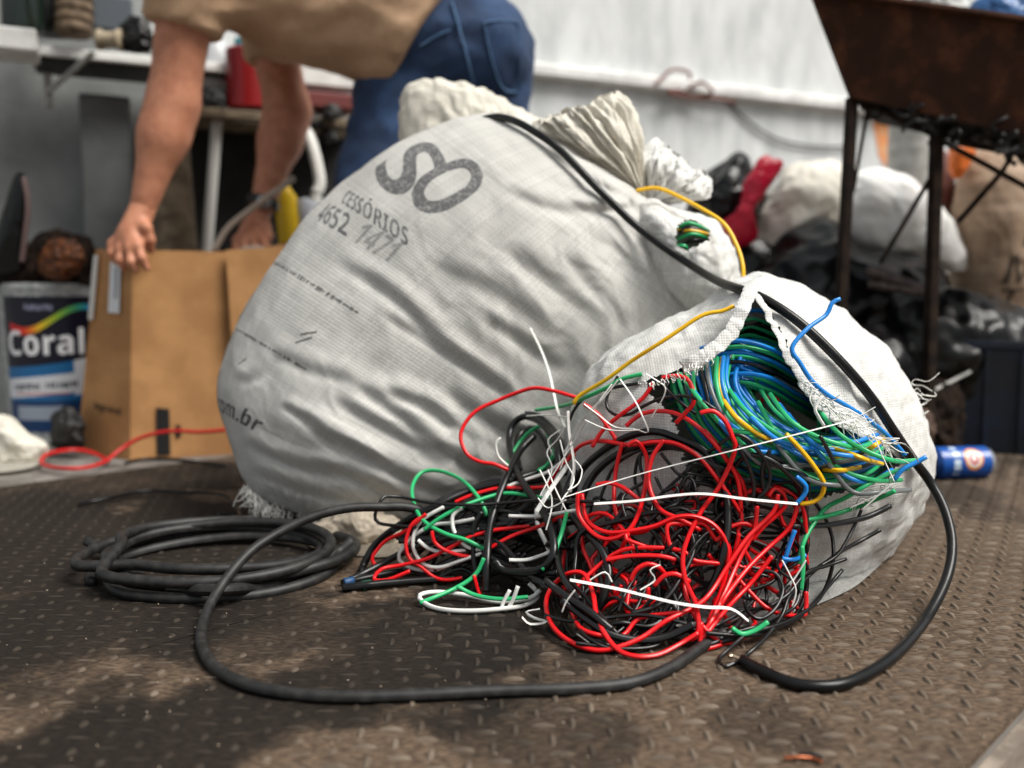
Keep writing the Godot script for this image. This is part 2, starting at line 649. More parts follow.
# ---------------------------------------------------------------- the place itself
func setting() -> void:
	# the checkered plate: a strip that runs from near right to far right corner at 45 degrees
	var along := Vector3(0.69, 0, -0.724)
	var near := G(964, 768)
	near.y = 0.0
	var far := G(0, 487)
	far.y = 0.0
	var a := near - along * 1.2
	var b := near + along * 3.2
	var c := far + along * 2.6
	var d := far - along * 1.8
	var f := Flat.new()
	# two plates with a joint between them
	var across := (d - a) - along * (d - a).dot(along)
	across = across.normalized()
	var jw := (G(100, 661) - a).dot(across)
	var j0 := a + across * (jw - 0.0012)
	var j1 := a + across * (jw + 0.0012)
	var plate := obj("floor", plate_slab([a, b, j0 + along * 4.4, j0]), M.plate)
	structure(plate)
	structure(obj("floor", plate_slab([j1, j1 + along * 4.4, c, d]), M.plate))
	lugs(plate, a, along)
	# concrete edge below it, and the slab of the yard behind
	f = Flat.new()
	var q := along.rotated(Vector3.UP, PI / 2)
	if q.dot(d - a) < 0.0: q = -q
	var lip := Vector3(0, -0.006, 0)
	f.slab([a + lip, b + lip + along * 3.0, b + lip + along * 3.0 + q * 9.0, a + lip + q * 9.0 - along * 4.0, a + lip - along * 4.0], Vector3(0, -0.3, 0))
	structure(obj("floor_slab", f.mesh(), M.slab))
	f = Flat.new()
	f.slab([a + Vector3(0, -0.012, 0) - q * 0.012, b + Vector3(0, -0.012, 0) - q * 0.012, b + Vector3(0, -0.012, 0) - q * 0.0002, a + Vector3(0, -0.012, 0) - q * 0.0002], Vector3(0, -0.28, 0))
	structure(obj("trim_1", f.mesh(), M.concrete))
	f = Flat.new()
	f.slab([Vector3(-7, -0.306, 4), Vector3(7, -0.306, 4), Vector3(7, -0.306, -8), Vector3(-7, -0.306, -8)], Vector3(0, -0.1, 0))
	structure(obj("floor_yard", f.mesh(), M.concrete))
	# the wall, running away to the right
	var w0 := Vector3(-1.43, 0, -2.6)
	var wd := Vector3(0.91, 0, -0.415)
	var wn := Vector3(-0.415, 0, -0.91)
	f = Flat.new()
	var wa := w0 - wd * 2.0 + Vector3(0, -0.006, 0)
	var wb := w0 + wd * 6.0 + Vector3(0, -0.006, 0)
	f.slab([wa, wb, wb + Vector3(0, 3.2, 0), wa + Vector3(0, 3.2, 0)], wn * 0.15)
	structure(obj("wall_back", f.mesh(), M.wall))
	# the left stretch of it, in a darker grey
	f = Flat.new()
	var wc := w0 + wd * 0.42 + Vector3(0, -0.006, 0)
	f.slab([wa, wc, wc + Vector3(0, 3.1, 0), wa + Vector3(0, 3.1, 0)], -wn * 0.006)
	structure(obj("wall_back_grey", f.mesh(), noisy(Color(0.46, 0.47, 0.47), Color(0.57, 0.58, 0.575), 0.01, 0.85, 0.0, 512, 0.7)))
	# ledge along the wall
	var led := func(px: float, py: float, out: float) -> Vector3:
		var r := ray(px, py)
		var t := (w0 - wn * out - EYE).dot(wn) / r.dot(wn)
		return EYE + r * t
	var l0: Vector3 = led.call(505, 66, 0.02)
	var l1: Vector3 = led.call(872, 108, 0.02)
	l1.y = l0.y + (l1 - l0).length() * -0.004
	var bas := Basis(wd, Vector3.UP, wd.cross(Vector3.UP))
	structure(obj("trim_2", box_mesh((l0 + l1) / 2.0, Vector3((l1 - l0).length() + 0.3, 0.045, 0.05), bas, 0.008), M.white_paint))
	# lighter repair of plaster, cable on the wall, orange paint
	var cab := []
	for k in [[722, 95], [745, 118], [775, 138], [810, 146], [848, 147]]: cab.append(led.call(k[0], k[1], 0.012))
	var o := obj("wall_cable", tube(spline(cab), 0.005), M.cable_grey)
	tag(o, "thin slack grey cable hanging along the white wall", "cable")
	var kn := []
	for k in [[655, 85], [672, 70], [690, 74], [684, 88], [668, 92], [690, 97], [712, 93], [700, 82], [684, 96], [725, 100], [735, 104]]: kn.append(led.call(k[0], k[1], 0.05 + 0.02 * sin(k[0] * 1.0)))
	o = obj("wall_cable", tube(spline(kn), 0.006), plain(Color(0.42, 0.22, 0.18), 0.6))
	tag(o, "knotted reddish cable hung on the ledge of the white wall", "cable")
	for k in [[881, 120, 168, 17.0, Color(0.9, 0.5, 0.2)]]:
		f = Flat.new()
		var p0: Vector3 = led.call(k[0] - k[3] / 2, k[1], 0.0005)
		var p1: Vector3 = led.call(k[0] + k[3] / 2, k[1] + 2, 0.0005)
		var p2: Vector3 = led.call(k[0] + k[3] / 2 - 4, k[2], 0.0005)
		var p3: Vector3 = led.call(k[0] - 2, k[2] - 12, 0.0005)
		f.slab([p0, p1, p2, p3], -wn * 0.002)
		tag(obj("paint_patch", f.mesh(), noisy(k[4], Color(0.85, 0.66, 0.5), 0.03, 0.7, 0.0, 128, 4.0)), "orange paint patch on the white wall beside the rusty trough leg", "paint patch")

func lugs(plate: Node3D, origin: Vector3, _along: Vector3) -> void:
	var ring := []
	for k in 10:
		var t := TAU * k / 10.0
		ring.append(Vector3(cos(t) * (0.0105 if k % 5 == 0 else 0.0088), 0, sin(t) * 0.003))
	var shapes := []
	for s in 4:                         # two directions; fresh and worn
		var v := PackedVector3Array()
		var idx := PackedInt32Array()
		var h: float = [0.0022, 0.0022, 0.0007, 0.0014][s]
		for k in 10:
			var p: Vector3 = ring[k]
			if s == 2: p = Vector3(p.x, 0, p.z * 0.45)
			if s == 3: p = Vector3(p.x * 0.6, 0, p.z * 1.25)
			if s % 2 == 1: p = Vector3(p.z, 0, p.x)
			v.append(p)
			v.append(p * 0.62 + Vector3(0, h, 0))
		v.append(Vector3(0, h * 1.12, 0))
		for k in 10:
			var k2 := (k + 1) % 10
			idx.append_array([k * 2, k2 * 2, k * 2 + 1, k2 * 2, k2 * 2 + 1, k * 2 + 1, k * 2 + 1, k2 * 2 + 1, 20])
		shapes.append(mesh_of(v, idx, PackedVector2Array(), PackedVector2Array(), Vector3(0, -0.02, 0)))
	var va := Vector3(0.029, 0, 0.0172)
	var vb := Vector3(-0.0172, 0, 0.029)
	var list := []
	var q := Vector3(-0.724, 0, -0.69)
	for i in range(-90, 90):
		for j in range(-90, 90):
			for s in 2:
				var p := va * (i + 0.5 * s) + vb * (j + 0.5 * s) + Vector3(0, 0, -1.2)
				var in_ := (p - origin).dot(q)
				if in_ < 0.012 or in_ > 1.62: continue
				var pr := proj(p)
				if pr.z < 0.5 or pr.z > 2.1 or pr.x < -60 or pr.x > 1090 or pr.y > 800: continue
				list.append([pr.z, p, s, pr.x, pr.y])
	var big := Vector2(0, 0)
	list.sort_custom(func(x: Array, y: Array) -> bool: return x[0] < y[0])
	var rest := []
	for k in 4:
		var t := SurfaceTool.new()
		t.begin(Mesh.PRIMITIVE_TRIANGLES)
		rest.append(t)
	var n := 0
	for l in list:
		var worn: bool = l[1].x < -0.1 + 0.1 * noise.get_noise_2d(l[1].x * 4.0, l[1].z * 4.0)
		var sh: ArrayMesh = shapes[l[2] + (2 if worn else 0)]
		# grime lies over the lugs as it does over the plate
		var dirt := grime.get_pixel(clampi(int((l[1].x + 2.0) * 128.0), 0, 511), clampi(int((l[1].z + 3.6) * 128.0), 0, 511)).r
		dirt = dirt * dirt
		var tone := 0 if dirt < 0.3 else (1 if dirt < 0.5 else (2 if dirt < 0.75 else 3))
		var turn := Basis(Vector3.UP, 0.06 * noise.get_noise_2d(l[1].x * 90.0, l[1].z * 70.0))
		if n < 300 and l[3] > 0 and l[3] < 1024 and l[4] < 768:
			n += 1
			var o := obj("tread_lug", sh, M["lug_%d" % tone], plate)
			o.transform = Transform3D(turn, l[1])
		else:
			(rest[tone] as SurfaceTool).append_from(sh, 0, Transform3D(turn, l[1]))
	for k in 4:
		var m := obj("tread_lugs_beyond", (rest[k] as SurfaceTool).commit(), M["lug_%d" % k], plate)
		m.set_meta("kind", "stuff")

# ---------------------------------------------------------------- the two sacks
var s1_px := PackedVector2Array()
var s1_uv := PackedVector2Array()

func uv_of(px: float, py: float) -> Vector2:
	var best := 1e9
	var at := 0
	var q := Vector2(px, py)
	for k in s1_px.size():
		var d := s1_px[k].distance_squared_to(q)
		if d < best:
			best = d
			at = k
	return s1_uv[at]

# the long creases of the full sack: where each runs, how wide and how deep it is
var folds := []
func plan_creases() -> void:
	for k in [
		[[329, 260, 389, 295, 441, 346, 518, 402], 6.0, 0.006], [[330, 399, 370, 422, 410, 445, 450, 468], 6.0, 0.006], [[296, 410, 347, 445, 388, 468], 5.0, 0.005],
		[[279, 405, 305, 422, 347, 462], 4.0, 0.004], [[373, 310, 427, 343, 487, 380, 517, 407], 5.0, 0.0045], [[300, 430, 350, 452, 410, 482, 460, 500], 6.0, 0.006],
		[[380, 390, 427, 410, 457, 434], 6.0, 0.007], [[350, 385, 400, 420, 440, 455], 7.0, 0.006], [[300, 460, 367, 485, 407, 505], 5.0, 0.005], [[480, 317, 520, 343, 567, 377], 7.0, 0.005],
		[[560, 250, 600, 300, 625, 335], 8.0, 0.005], [[600, 235, 640, 275, 668, 300], 7.0, 0.005], [[535, 145, 590, 182, 640, 204], 5.0, 0.006], [[560, 205, 610, 212, 645, 204], 5.0, 0.005], [[500, 190, 570, 215, 640, 206], 6.0, 0.004],
		[[245, 470, 300, 492, 360, 505], 5.0, 0.005], [[236, 440, 290, 466, 350, 480], 5.0, 0.0045], [[420, 260, 500, 300, 560, 345], 9.0, 0.004], [[236, 385, 262, 374, 282, 350], 5.0, 0.003],
		[[260, 350, 310, 372, 360, 385], 6.0, 0.003], [[420, 440, 470, 470, 500, 480], 7.0, 0.006], [[440, 390, 490, 425, 540, 445], 8.0, 0.006], [[500, 250, 560, 290, 610, 340], 9.0, 0.0035]]:
		var p := []
		for i in range(0, k[0].size(), 2): p.append(Vector3(k[0][i], k[0][i + 1], 0))
		folds.append([spline(p, 3), k[1], k[2]])

func crease(px: float, py: float) -> float:
	var out := 0.0
	for f: Array in folds:
		var line: PackedVector3Array = f[0]
		var w: float = f[1]
		var n := line.size() - 1
		if py < line[0].y - 40.0 or py > line[n].y + 40.0 and line[n].y > line[0].y or px < line[0].x - 40.0 or px > line[n].x + 40.0: continue
		var best := 1e9
		var s := 0.0
		var along := 0.0
		for i in n:
			var ax := line[i].x
			var ay := line[i].y
			var dx := line[i + 1].x - ax
			var dy := line[i + 1].y - ay
			var l2 := dx * dx + dy * dy
			var t := clampf(((px - ax) * dx + (py - ay) * dy) / l2, 0.0, 1.0)
			var ex := px - ax - dx * t
			var ey := py - ay - dy * t
			var d := ex * ex + ey * ey
			if d < best:
				best = d
				s = (dx * ey - dy * ex) / sqrt(l2)
				along = (i + t) / n
		if best > w * w * 16.0: continue
		var taper := smoothstep(0.0, 0.25, along) * smoothstep(1.0, 0.7, along)
		var side := sqrt(best) * signf(s)
		out += f[2] * taper * (-exp(-best / (w * w)) + 0.75 * exp(-pow((side + 2.0 * w) / (1.5 * w), 2.0)))
	return out

func sacks() -> void:
	var sack := thing("raffia_sack", "large bulging white raffia sack with grey lettering, tied at its neck", "sack", Vector3(-0.2, 0, -1.45))
	var body := MeshInstance3D.new()
	body.name = "body"
	sack.add_child(body)
	body.position = -sack.position
	# stations along the sack: upper-left edge, lower-right edge, depth, swell to the front and to the back
	var st := [
		[262, 500, 385, 543, 1.36, 0.02, 0.03], [240, 470, 405, 540, 1.38, 0.07, 0.08], [221, 415, 440, 536, 1.42, 0.13, 0.14], [221, 372, 490, 520, 1.45, 0.175, 0.18],
		[243, 310, 560, 500, 1.48, 0.2, 0.2], [300, 228, 630, 455, 1.5, 0.215, 0.21], [363, 166, 680, 400, 1.5, 0.21, 0.21], [425, 130, 712, 345, 1.5, 0.195, 0.2],
		[487, 113, 722, 300, 1.5, 0.165, 0.17], [545, 128, 705, 252, 1.49, 0.12, 0.12], [598, 160, 675, 218, 1.47, 0.06, 0.07], [630, 182, 652, 202, 1.45, 0.018, 0.02]]
	plan_creases()
	var nu := 420
	var nv := 280
	var v := PackedVector3Array()
	var uv := PackedVector2Array()
	var uv2 := PackedVector2Array()
	var fold := FastNoiseLite.new()
	fold.seed = 4
	fold.frequency = 1.0
	fold.fractal_type = FastNoiseLite.FRACTAL_RIDGED
	fold.fractal_octaves = 2
	for j in nv:
		var s := j / (nv - 1.0)
		var x := s * (st.size() - 1)
		var i0 := mini(int(x), st.size() - 2)
		var t := x - i0
		var q := []
		for k in 7:
			q.append(cubic_interpolate(st[i0][k], st[i0 + 1][k], st[maxi(i0 - 1, 0)][k], st[mini(i0 + 2, st.size() - 1)][k], t))
		for i in nu + 1:
			var a := TAU * i / nu
			var ca := cos(a)
			var sa := sin(a)
			var px: float = (q[0] + q[2]) / 2.0 + (q[0] - q[2]) / 2.0 * ca
			var py: float = (q[1] + q[3]) / 2.0 + (q[1] - q[3]) / 2.0 * ca
			var swell: float = q[5] if sa > 0.0 else q[6]
			var sw := pow(absf(sa), 0.85)
			var d: float = q[4] - signf(sa) * sw * swell
			var p := P(px, py, d)
			var c := P((q[0] + q[2]) / 2.0, (q[1] + q[3]) / 2.0, q[4])
			var n := (p - c).normalized()
			# folds run across the sack and slope down towards the lower right side
			var um := a * 0.27
			var vm := s * 0.85
			var low := smoothstep(0.25, 0.75, i / (nu * 0.5)) if i < nu / 2 else 0.6
			var warp := noise.get_noise_2d(um * 5.0, vm * 6.0) * 0.05
			var r1 := fold.get_noise_2d((um + vm * 0.3) * 1.1, (vm + um * 0.2 + warp * 0.4) * 6.5)
			var r2 := fold.get_noise_2d((um + vm * 0.4) * 1.9 + 20.0, (vm + um * 0.28 + warp * 0.5) * 14.0)
			var r3 := fold.get_noise_2d(um * 5.0 + 60.0, (vm + um * 0.1 + warp) * 34.0)
			var big := noise.get_noise_3dv(p * 5.0)
			var pleat := smoothstep(0.72, 1.0, s) * sin(a * 17.0 + noise.get_noise_2d(s * 6.0, a) * 3.0) * 0.006 * (1.0 - 0.5 * smoothstep(0.9, 1.0, s))
			var hem := smoothstep(0.14, 0.0, s) * (noise.get_noise_2d(a * 9.0, s * 12.0) * 0.012)
			var rim := smoothstep(0.0, 0.35, sw)
			p += n * (big * 0.007 + crease(px, py) * (1.0 if sa > 0.0 else 0.0) + (r1 * 0.0035 * (0.3 + 0.9 * low) + r2 * 0.0022 * (0.2 + low) + r3 * 0.0012 * (0.3 + low)) * (0.35 + 0.65 * rim) * smoothstep(0.0, 0.1, s) * smoothstep(1.0, 0.85, s) + pleat + hem)
			if p.y < 0.004: p.y = 0.004
			v.append(p)
			uv.append(Vector2(um, vm))
			uv2.append(Vector2(a / TAU, s))
			if sa >= 0.0:
				put_depth(p)
				var pr := proj(p)
				s1_px.append(Vector2(pr.x, pr.y))
				s1_uv.append(uv2[-1])
	body.mesh = mesh_of(v, grid_idx(nu + 1, nv), uv, uv2, P(450, 330, 1.5))
	body.material_override = printed_raffia()
	# gathered mouth above the knot and loose folds beside it
	var flap := func(called: String, o: Array, d: float, fr: float, wr: float, fq: float, m: Material, str_: Vector3, hole := PackedVector2Array()) -> MeshInstance3D:
		return obj(called, blob(o, d, fr, fr, wr, fq, hole, 34, 130, 0.5, true, str_), m, sack)
	flap.call("back_fold", [402, 126, 404, 98, 420, 80, 450, 83, 482, 90, 508, 104, 532, 116, 560, 128, 545, 160, 500, 170, 450, 165, 418, 158, 404, 146], 1.66, 0.04, 0.013, 22.0, M.raffia_old, Vector3(1.2, 0.8, 1))
	ruffle(sack, [[645, 202, 5, 6, 1.42, 0.012], [630, 176, 15, -2, 1.42, 0.025], [606, 148, 34, -8, 1.42, 0.04], [586, 122, 44, -15, 1.43, 0.045], [574, 108, 40, -16, 1.44, 0.04]], 15, M.raffia_old)
	ruffle(sack, [[648, 204, 5, 5, 1.42, 0.012], [660, 192, 18, 10, 1.43, 0.03], [672, 178, 32, 20, 1.44, 0.045], [680, 166, 30, 20, 1.45, 0.04], [684, 160, 25, 17, 1.46, 0.03]], 7, M.raffia_white)
	var tear := PackedVector2Array([Vector2(679, 226), Vector2(692, 221), Vector2(706, 230), Vector2(708, 238), Vector2(694, 246), Vector2(686, 250), Vector2(678, 246)])
	flap.call("side_fold", [636, 210, 652, 200, 668, 206, 690, 214, 714, 222, 731, 246, 738, 272, 737, 296, 715, 312, 690, 312, 660, 290, 640, 250], 1.4, 0.1, 0.007, 30.0, M.raffia_white, Vector3(1, 1, 1), tear)
	var knot := []
	for k in 26:
		var a := TAU * k / 9.0
		knot.append(P(641 + cos(a) * 11.0 + 2.0 * sin(k * 2.1), 196 + sin(a) * 12.0, 1.42 - 0.018 * sin(a + 0.6)))
	obj("tie_cord", tube(spline(knot, 4), 0.0016, 6), M.fiber, sack)
	frays(sack, "frayed_hem", [246, 486, 256, 496, 270, 504, 288, 510, 306, 516, 324, 520], 1.34, 90, 26.0, Vector2(-0.2, 1.0), 0.0005)
	# crumpled corner of the bottom hem
	obj("hem_corner", blob([308, 545, 316, 525, 340, 514, 372, 512, 396, 524, 404, 545, 390, 556, 360, 556, 330, 550], 1.29, 0.03, 0.04, 0.016, 26.0, PackedVector2Array(), 30, 120, 0.5, true), M.hem, sack)
	# green and yellow wires that show through the tear at the side of the neck
	for k in [["green", 676, 229, 690, 223, 708, 231], ["yellow", 674, 232, 690, 230, 712, 235], ["green", 676, 240, 692, 234, 708, 238], ["black", 680, 246, 694, 240, 706, 242], ["green", 674, 246, 684, 246, 688, 250], ["black", 672, 236, 690, 228, 710, 233]]:
		var pts := [P(k[1], k[2], 1.33), P(k[3], k[4], 1.318), P(k[5], k[6], 1.33)]
		var o := obj(k[0] + "_wire", tube(spline(pts), 0.0028), M[k[0]])
		tag(o, k[0] + " wire end showing through the small tear below the sack's knot", "wire", k[0] + " wires in the small tear")
	torn_sack()

func printed_raffia() -> StandardMaterial3D:
	var m: StandardMaterial3D = M.raffia.duplicate()
	var im := Image.create(2048, 2048, false, Image.FORMAT_RGBA8)
	im.fill(Color(0.3, 0.3, 0.31, 0.0))
	var ink := Color(0.3, 0.3, 0.31, 0.88)
	var pale := Color(0.36, 0.36, 0.36, 0.6)
	var black := Color(0.13, 0.13, 0.14, 0.95)
	# word, foot of the first letter, foot of the last, top of the first letter (as seen), ink
	for k in [["S", 373, 170, 392, 204, 434, 137, ink, 0.42], ["O", 404, 187, 428, 226, 470, 151, ink, 0.42], ["CESSÓRIOS", 340, 203, 408, 247, 352, 185, ink, 0.42], ["4652", 316, 219, 347, 238, 327, 202, ink, 0.4], ["1471", 350, 241, 388, 263, 366, 222, pale, 0.35], ["com.br", 215, 413, 257, 432, 218, 393, black, 0.4]]:
		var o := uv_of(k[1], k[2]) * 2048.0
		var ex := uv_of(k[3], k[4]) * 2048.0 - o
		var ey := uv_of(k[5], k[6]) * 2048.0 - o
		print_text(im, k[0], o, ex, ey, k[7], k[8])
	# two rows of fine print, too small to read, and pen strokes
	for k in [[272, 262, 358, 315, 34], [235, 329, 306, 369, 30]]:
		var o := uv_of(k[0], k[1]) * 2048.0
		var e := uv_of(k[2], k[3]) * 2048.0
		var dir := (e - o).normalized()
		var up := Vector2(-dir.y, dir.x)
		for c in k[4]:
			var a := o.lerp(e, (c + rng.randf() * 0.3) / k[4])
			var l: float = o.distance_to(e) / k[4] * rng.randf_range(0.5, 1.1)
			var h := rng.randf_range(1.5, 4.5)
			fill_poly(im, [a - up * h, a - up * h + dir * l, a + up * h + dir * l, a + up * h], Color(0.2, 0.2, 0.2, 0.75))
	for k in [[300, 336, 317, 331], [296, 343, 312, 338], [238, 364, 246, 359]]:
		var a := uv_of(k[0], k[1]) * 2048.0
		var b := uv_of(k[2], k[3]) * 2048.0
		var up := Vector2(-(b - a).y, (b - a).x).normalized() * 2.0
		fill_poly(im, [a - up, b - up, b + up, a + up], Color(0.08, 0.08, 0.08, 0.9))
	m.detail_enabled = true
	m.detail_albedo = ImageTexture.create_from_image(im)
	m.detail_blend_mode = BaseMaterial3D.BLEND_MODE_MIX
	m.detail_uv_layer = BaseMaterial3D.DETAIL_UV_2
	return m

# loose threads along an edge given as pixel pairs
func frays(parent: Node3D, called: String, e: Array, d: float, count: int, length: float, dir: Vector2, thick := 0.0006) -> void:
	var st := SurfaceTool.new()
	st.begin(Mesh.PRIMITIVE_TRIANGLES)
	var n := e.size() / 2
	for k in count:
		var t := rng.randf() * (n - 1.001)
		var i := int(t)
		var p := Vector2(e[i * 2], e[i * 2 + 1]).lerp(Vector2(e[i * 2 + 2], e[i * 2 + 3]), t - i) + Vector2(rng.randf_range(-3, 3), rng.randf_range(-3, 3))
		var g := dir.rotated(rng.randf_range(-0.55, 0.55))
		var l := length * rng.randf_range(0.25, 1.0)
		var base := (depth_at(p.x, p.y) if d == 0.0 else d) - 0.004
		var pts := []
		for s in 4:
			var w := Vector2(rng.randf_range(-1, 1), rng.randf_range(-1, 1)) * l * 0.22 * (1.0 if s > 0 else 0.0)
			var q := p + g * l * s / 3.0 + w
			var pt := P(q.x, q.y, base + rng.randf_range(-0.012, 0.004) * (1.0 if s > 0 else 0.0))
			if pt.y < 0.002: pt.y = 0.002
			pts.append(pt)
		st.append_from(tube(spline(pts, 4), thick * rng.randf_range(0.7, 1.6), 4), 0, Transform3D())
	var o := obj(called, st.commit(), M.fiber, parent)
	o.set_meta("kind", "stuff")

func torn_sack() -> void:
	var sack := thing("torn_sack", "white raffia sack torn wide open, full of coiled electric wire", "sack", Vector3(0.3, 0, -1.2))
	var mouth := PackedVector2Array()
	for k in [[745, 300], [738, 322], [722, 345], [700, 362], [668, 375], [648, 381], [655, 398], [672, 412], [684, 440], [690, 470], [720, 492], [770, 502], [812, 496], [850, 490], [886, 476], [903, 458], [892, 447], [866, 438], [838, 424], [815, 398], [799, 378], [789, 356], [777, 330], [765, 308], [755, 298]]:
		mouth.append(Vector2(k[0], k[1]))
	var o := [578, 395, 598, 362, 640, 334, 700, 306, 748, 275, 800, 287, 850, 318, 888, 352, 914, 395, 931, 440, 934, 470, 921, 508, 900, 543, 868, 576, 845, 592, 800, 611, 755, 624, 700, 630, 640, 612, 592, 566, 566, 505, 565, 440]
	obj("body", blob(o, 1.2, 0.21, 0.2, 0.008, 17.0, mouth, 110, 420, 0.5, true), M.raffia_white, sack)
	# rolled lips of the tear
	var lip := func(c: Array, r: float, flat: float) -> void:
		var pts := []
		for k in range(0, c.size(), 3): pts.append(P(c[k], c[k + 1], c[k + 2]))
		var sp := spline(pts, 14)
		for k in sp.size(): sp[k] += Vector3(noise.get_noise_1d(k * 0.21), noise.get_noise_1d(k * 0.21 + 40.0), noise.get_noise_1d(k * 0.21 + 90.0)) * 0.003
		obj("torn_lip", tube(sp, r, 14, flat), M.raffia_white, sack)
	lip.call([752, 288, 1.07, 744, 306, 1.04, 731, 332, 1.02, 708, 354, 1.005, 684, 367, 1.005], 0.008, 0.25)
	lip.call([752, 290, 1.07, 764, 306, 1.04, 778, 334, 1.02, 790, 360, 1.0, 806, 388, 1.0, 828, 414, 1.005, 850, 428, 1.02, 880, 442, 1.05, 902, 456, 1.09], 0.005, 0.3)
	frays(sack, "frayed_edge", [795, 368, 806, 388, 820, 400, 836, 412, 850, 424, 870, 436, 890, 448], 0.985, 60, 40.0, Vector2(0.8, 0.55), 0.0005)
	frays(sack, "frayed_edge", [640, 382, 660, 379, 680, 372, 700, 362, 716, 350], 0.99, 40, 9.0, Vector2(0.3, 1.0), 0.0005)
	frays(sack, "frayed_edge", [905, 395, 916, 380, 920, 400, 925, 420], 1.2, 9, 26.0, Vector2(1.0, 0.1), 0.0007)
	frays(sack, "frayed_edge", [895, 480, 890, 490, 880, 500, 870, 508], 1.0, 12, 40.0, Vector2(-0.95, 0.3), 0.0005)

# a gathered, pleated mouth of cloth: sections [px, py, half width as dx, dy, depth, half depth]
func ruffle(parent: Node3D, sec: Array, pleats: int, m: Material) -> void:
	var nu := 220
	var nv := 60
	var v := PackedVector3Array()
	var uv := PackedVector2Array()
	for j in nv:
		var x := j / (nv - 1.0) * (sec.size() - 1)
		var i0 := mini(int(x), sec.size() - 2)
		var q := []
		for k in 6: q.append(cubic_interpolate(sec[i0][k], sec[i0 + 1][k], sec[maxi(i0 - 1, 0)][k], sec[mini(i0 + 2, sec.size() - 1)][k], x - i0))
		for i in nu + 1:
			var a := TAU * (i % nu) / nu
			var wob := noise.get_noise_2d(cos(a) * 2.0 + sec[0][0], sin(a) * 2.0 + j * 0.02) * 2.5
			var fold := absf(sin(a * pleats * 0.5 + wob)) - 0.5
			var r := 1.0 + 0.15 * fold + 0.12 * noise.get_noise_2d(cos(a) * 3.0 + j * 0.05, sin(a) * 3.0)
			var top := 1.0 + (0.5 if j == nv - 1 else 0.0) * 0.0
			var px: float = q[0] + q[2] * cos(a) * r * top
			var py: float = q[1] + q[3] * cos(a) * r + 7.0 * noise.get_noise_2d(cos(a) * 2.5, sin(a) * 2.5 + 9.0) * j / nv
			var p := P(px, py, q[4] - q[5] * sin(a) * (r + fold * 0.22))
			p += Vector3(0, 1, 0.4) * noise.get_noise_3dv(p * 26.0) * 0.003
			v.append(p)
			uv.append(Vector2(float(i) / nu * 0.4, j * 0.0022))
			put_depth(p)
	obj("gathered_mouth", mesh_of(v, grid_idx(nu + 1, nv), uv, PackedVector2Array(), P(sec[2][0], sec[2][1], sec[2][4])), m, parent)

# ---------------------------------------------------------------- heavy cables
func flat3(c: Array) -> Array:        # pixel pairs to draped triples
	var out := []
	for k in range(0, c.size(), 2): out.append_array([c[k], c[k + 1], 0.0])
	return out

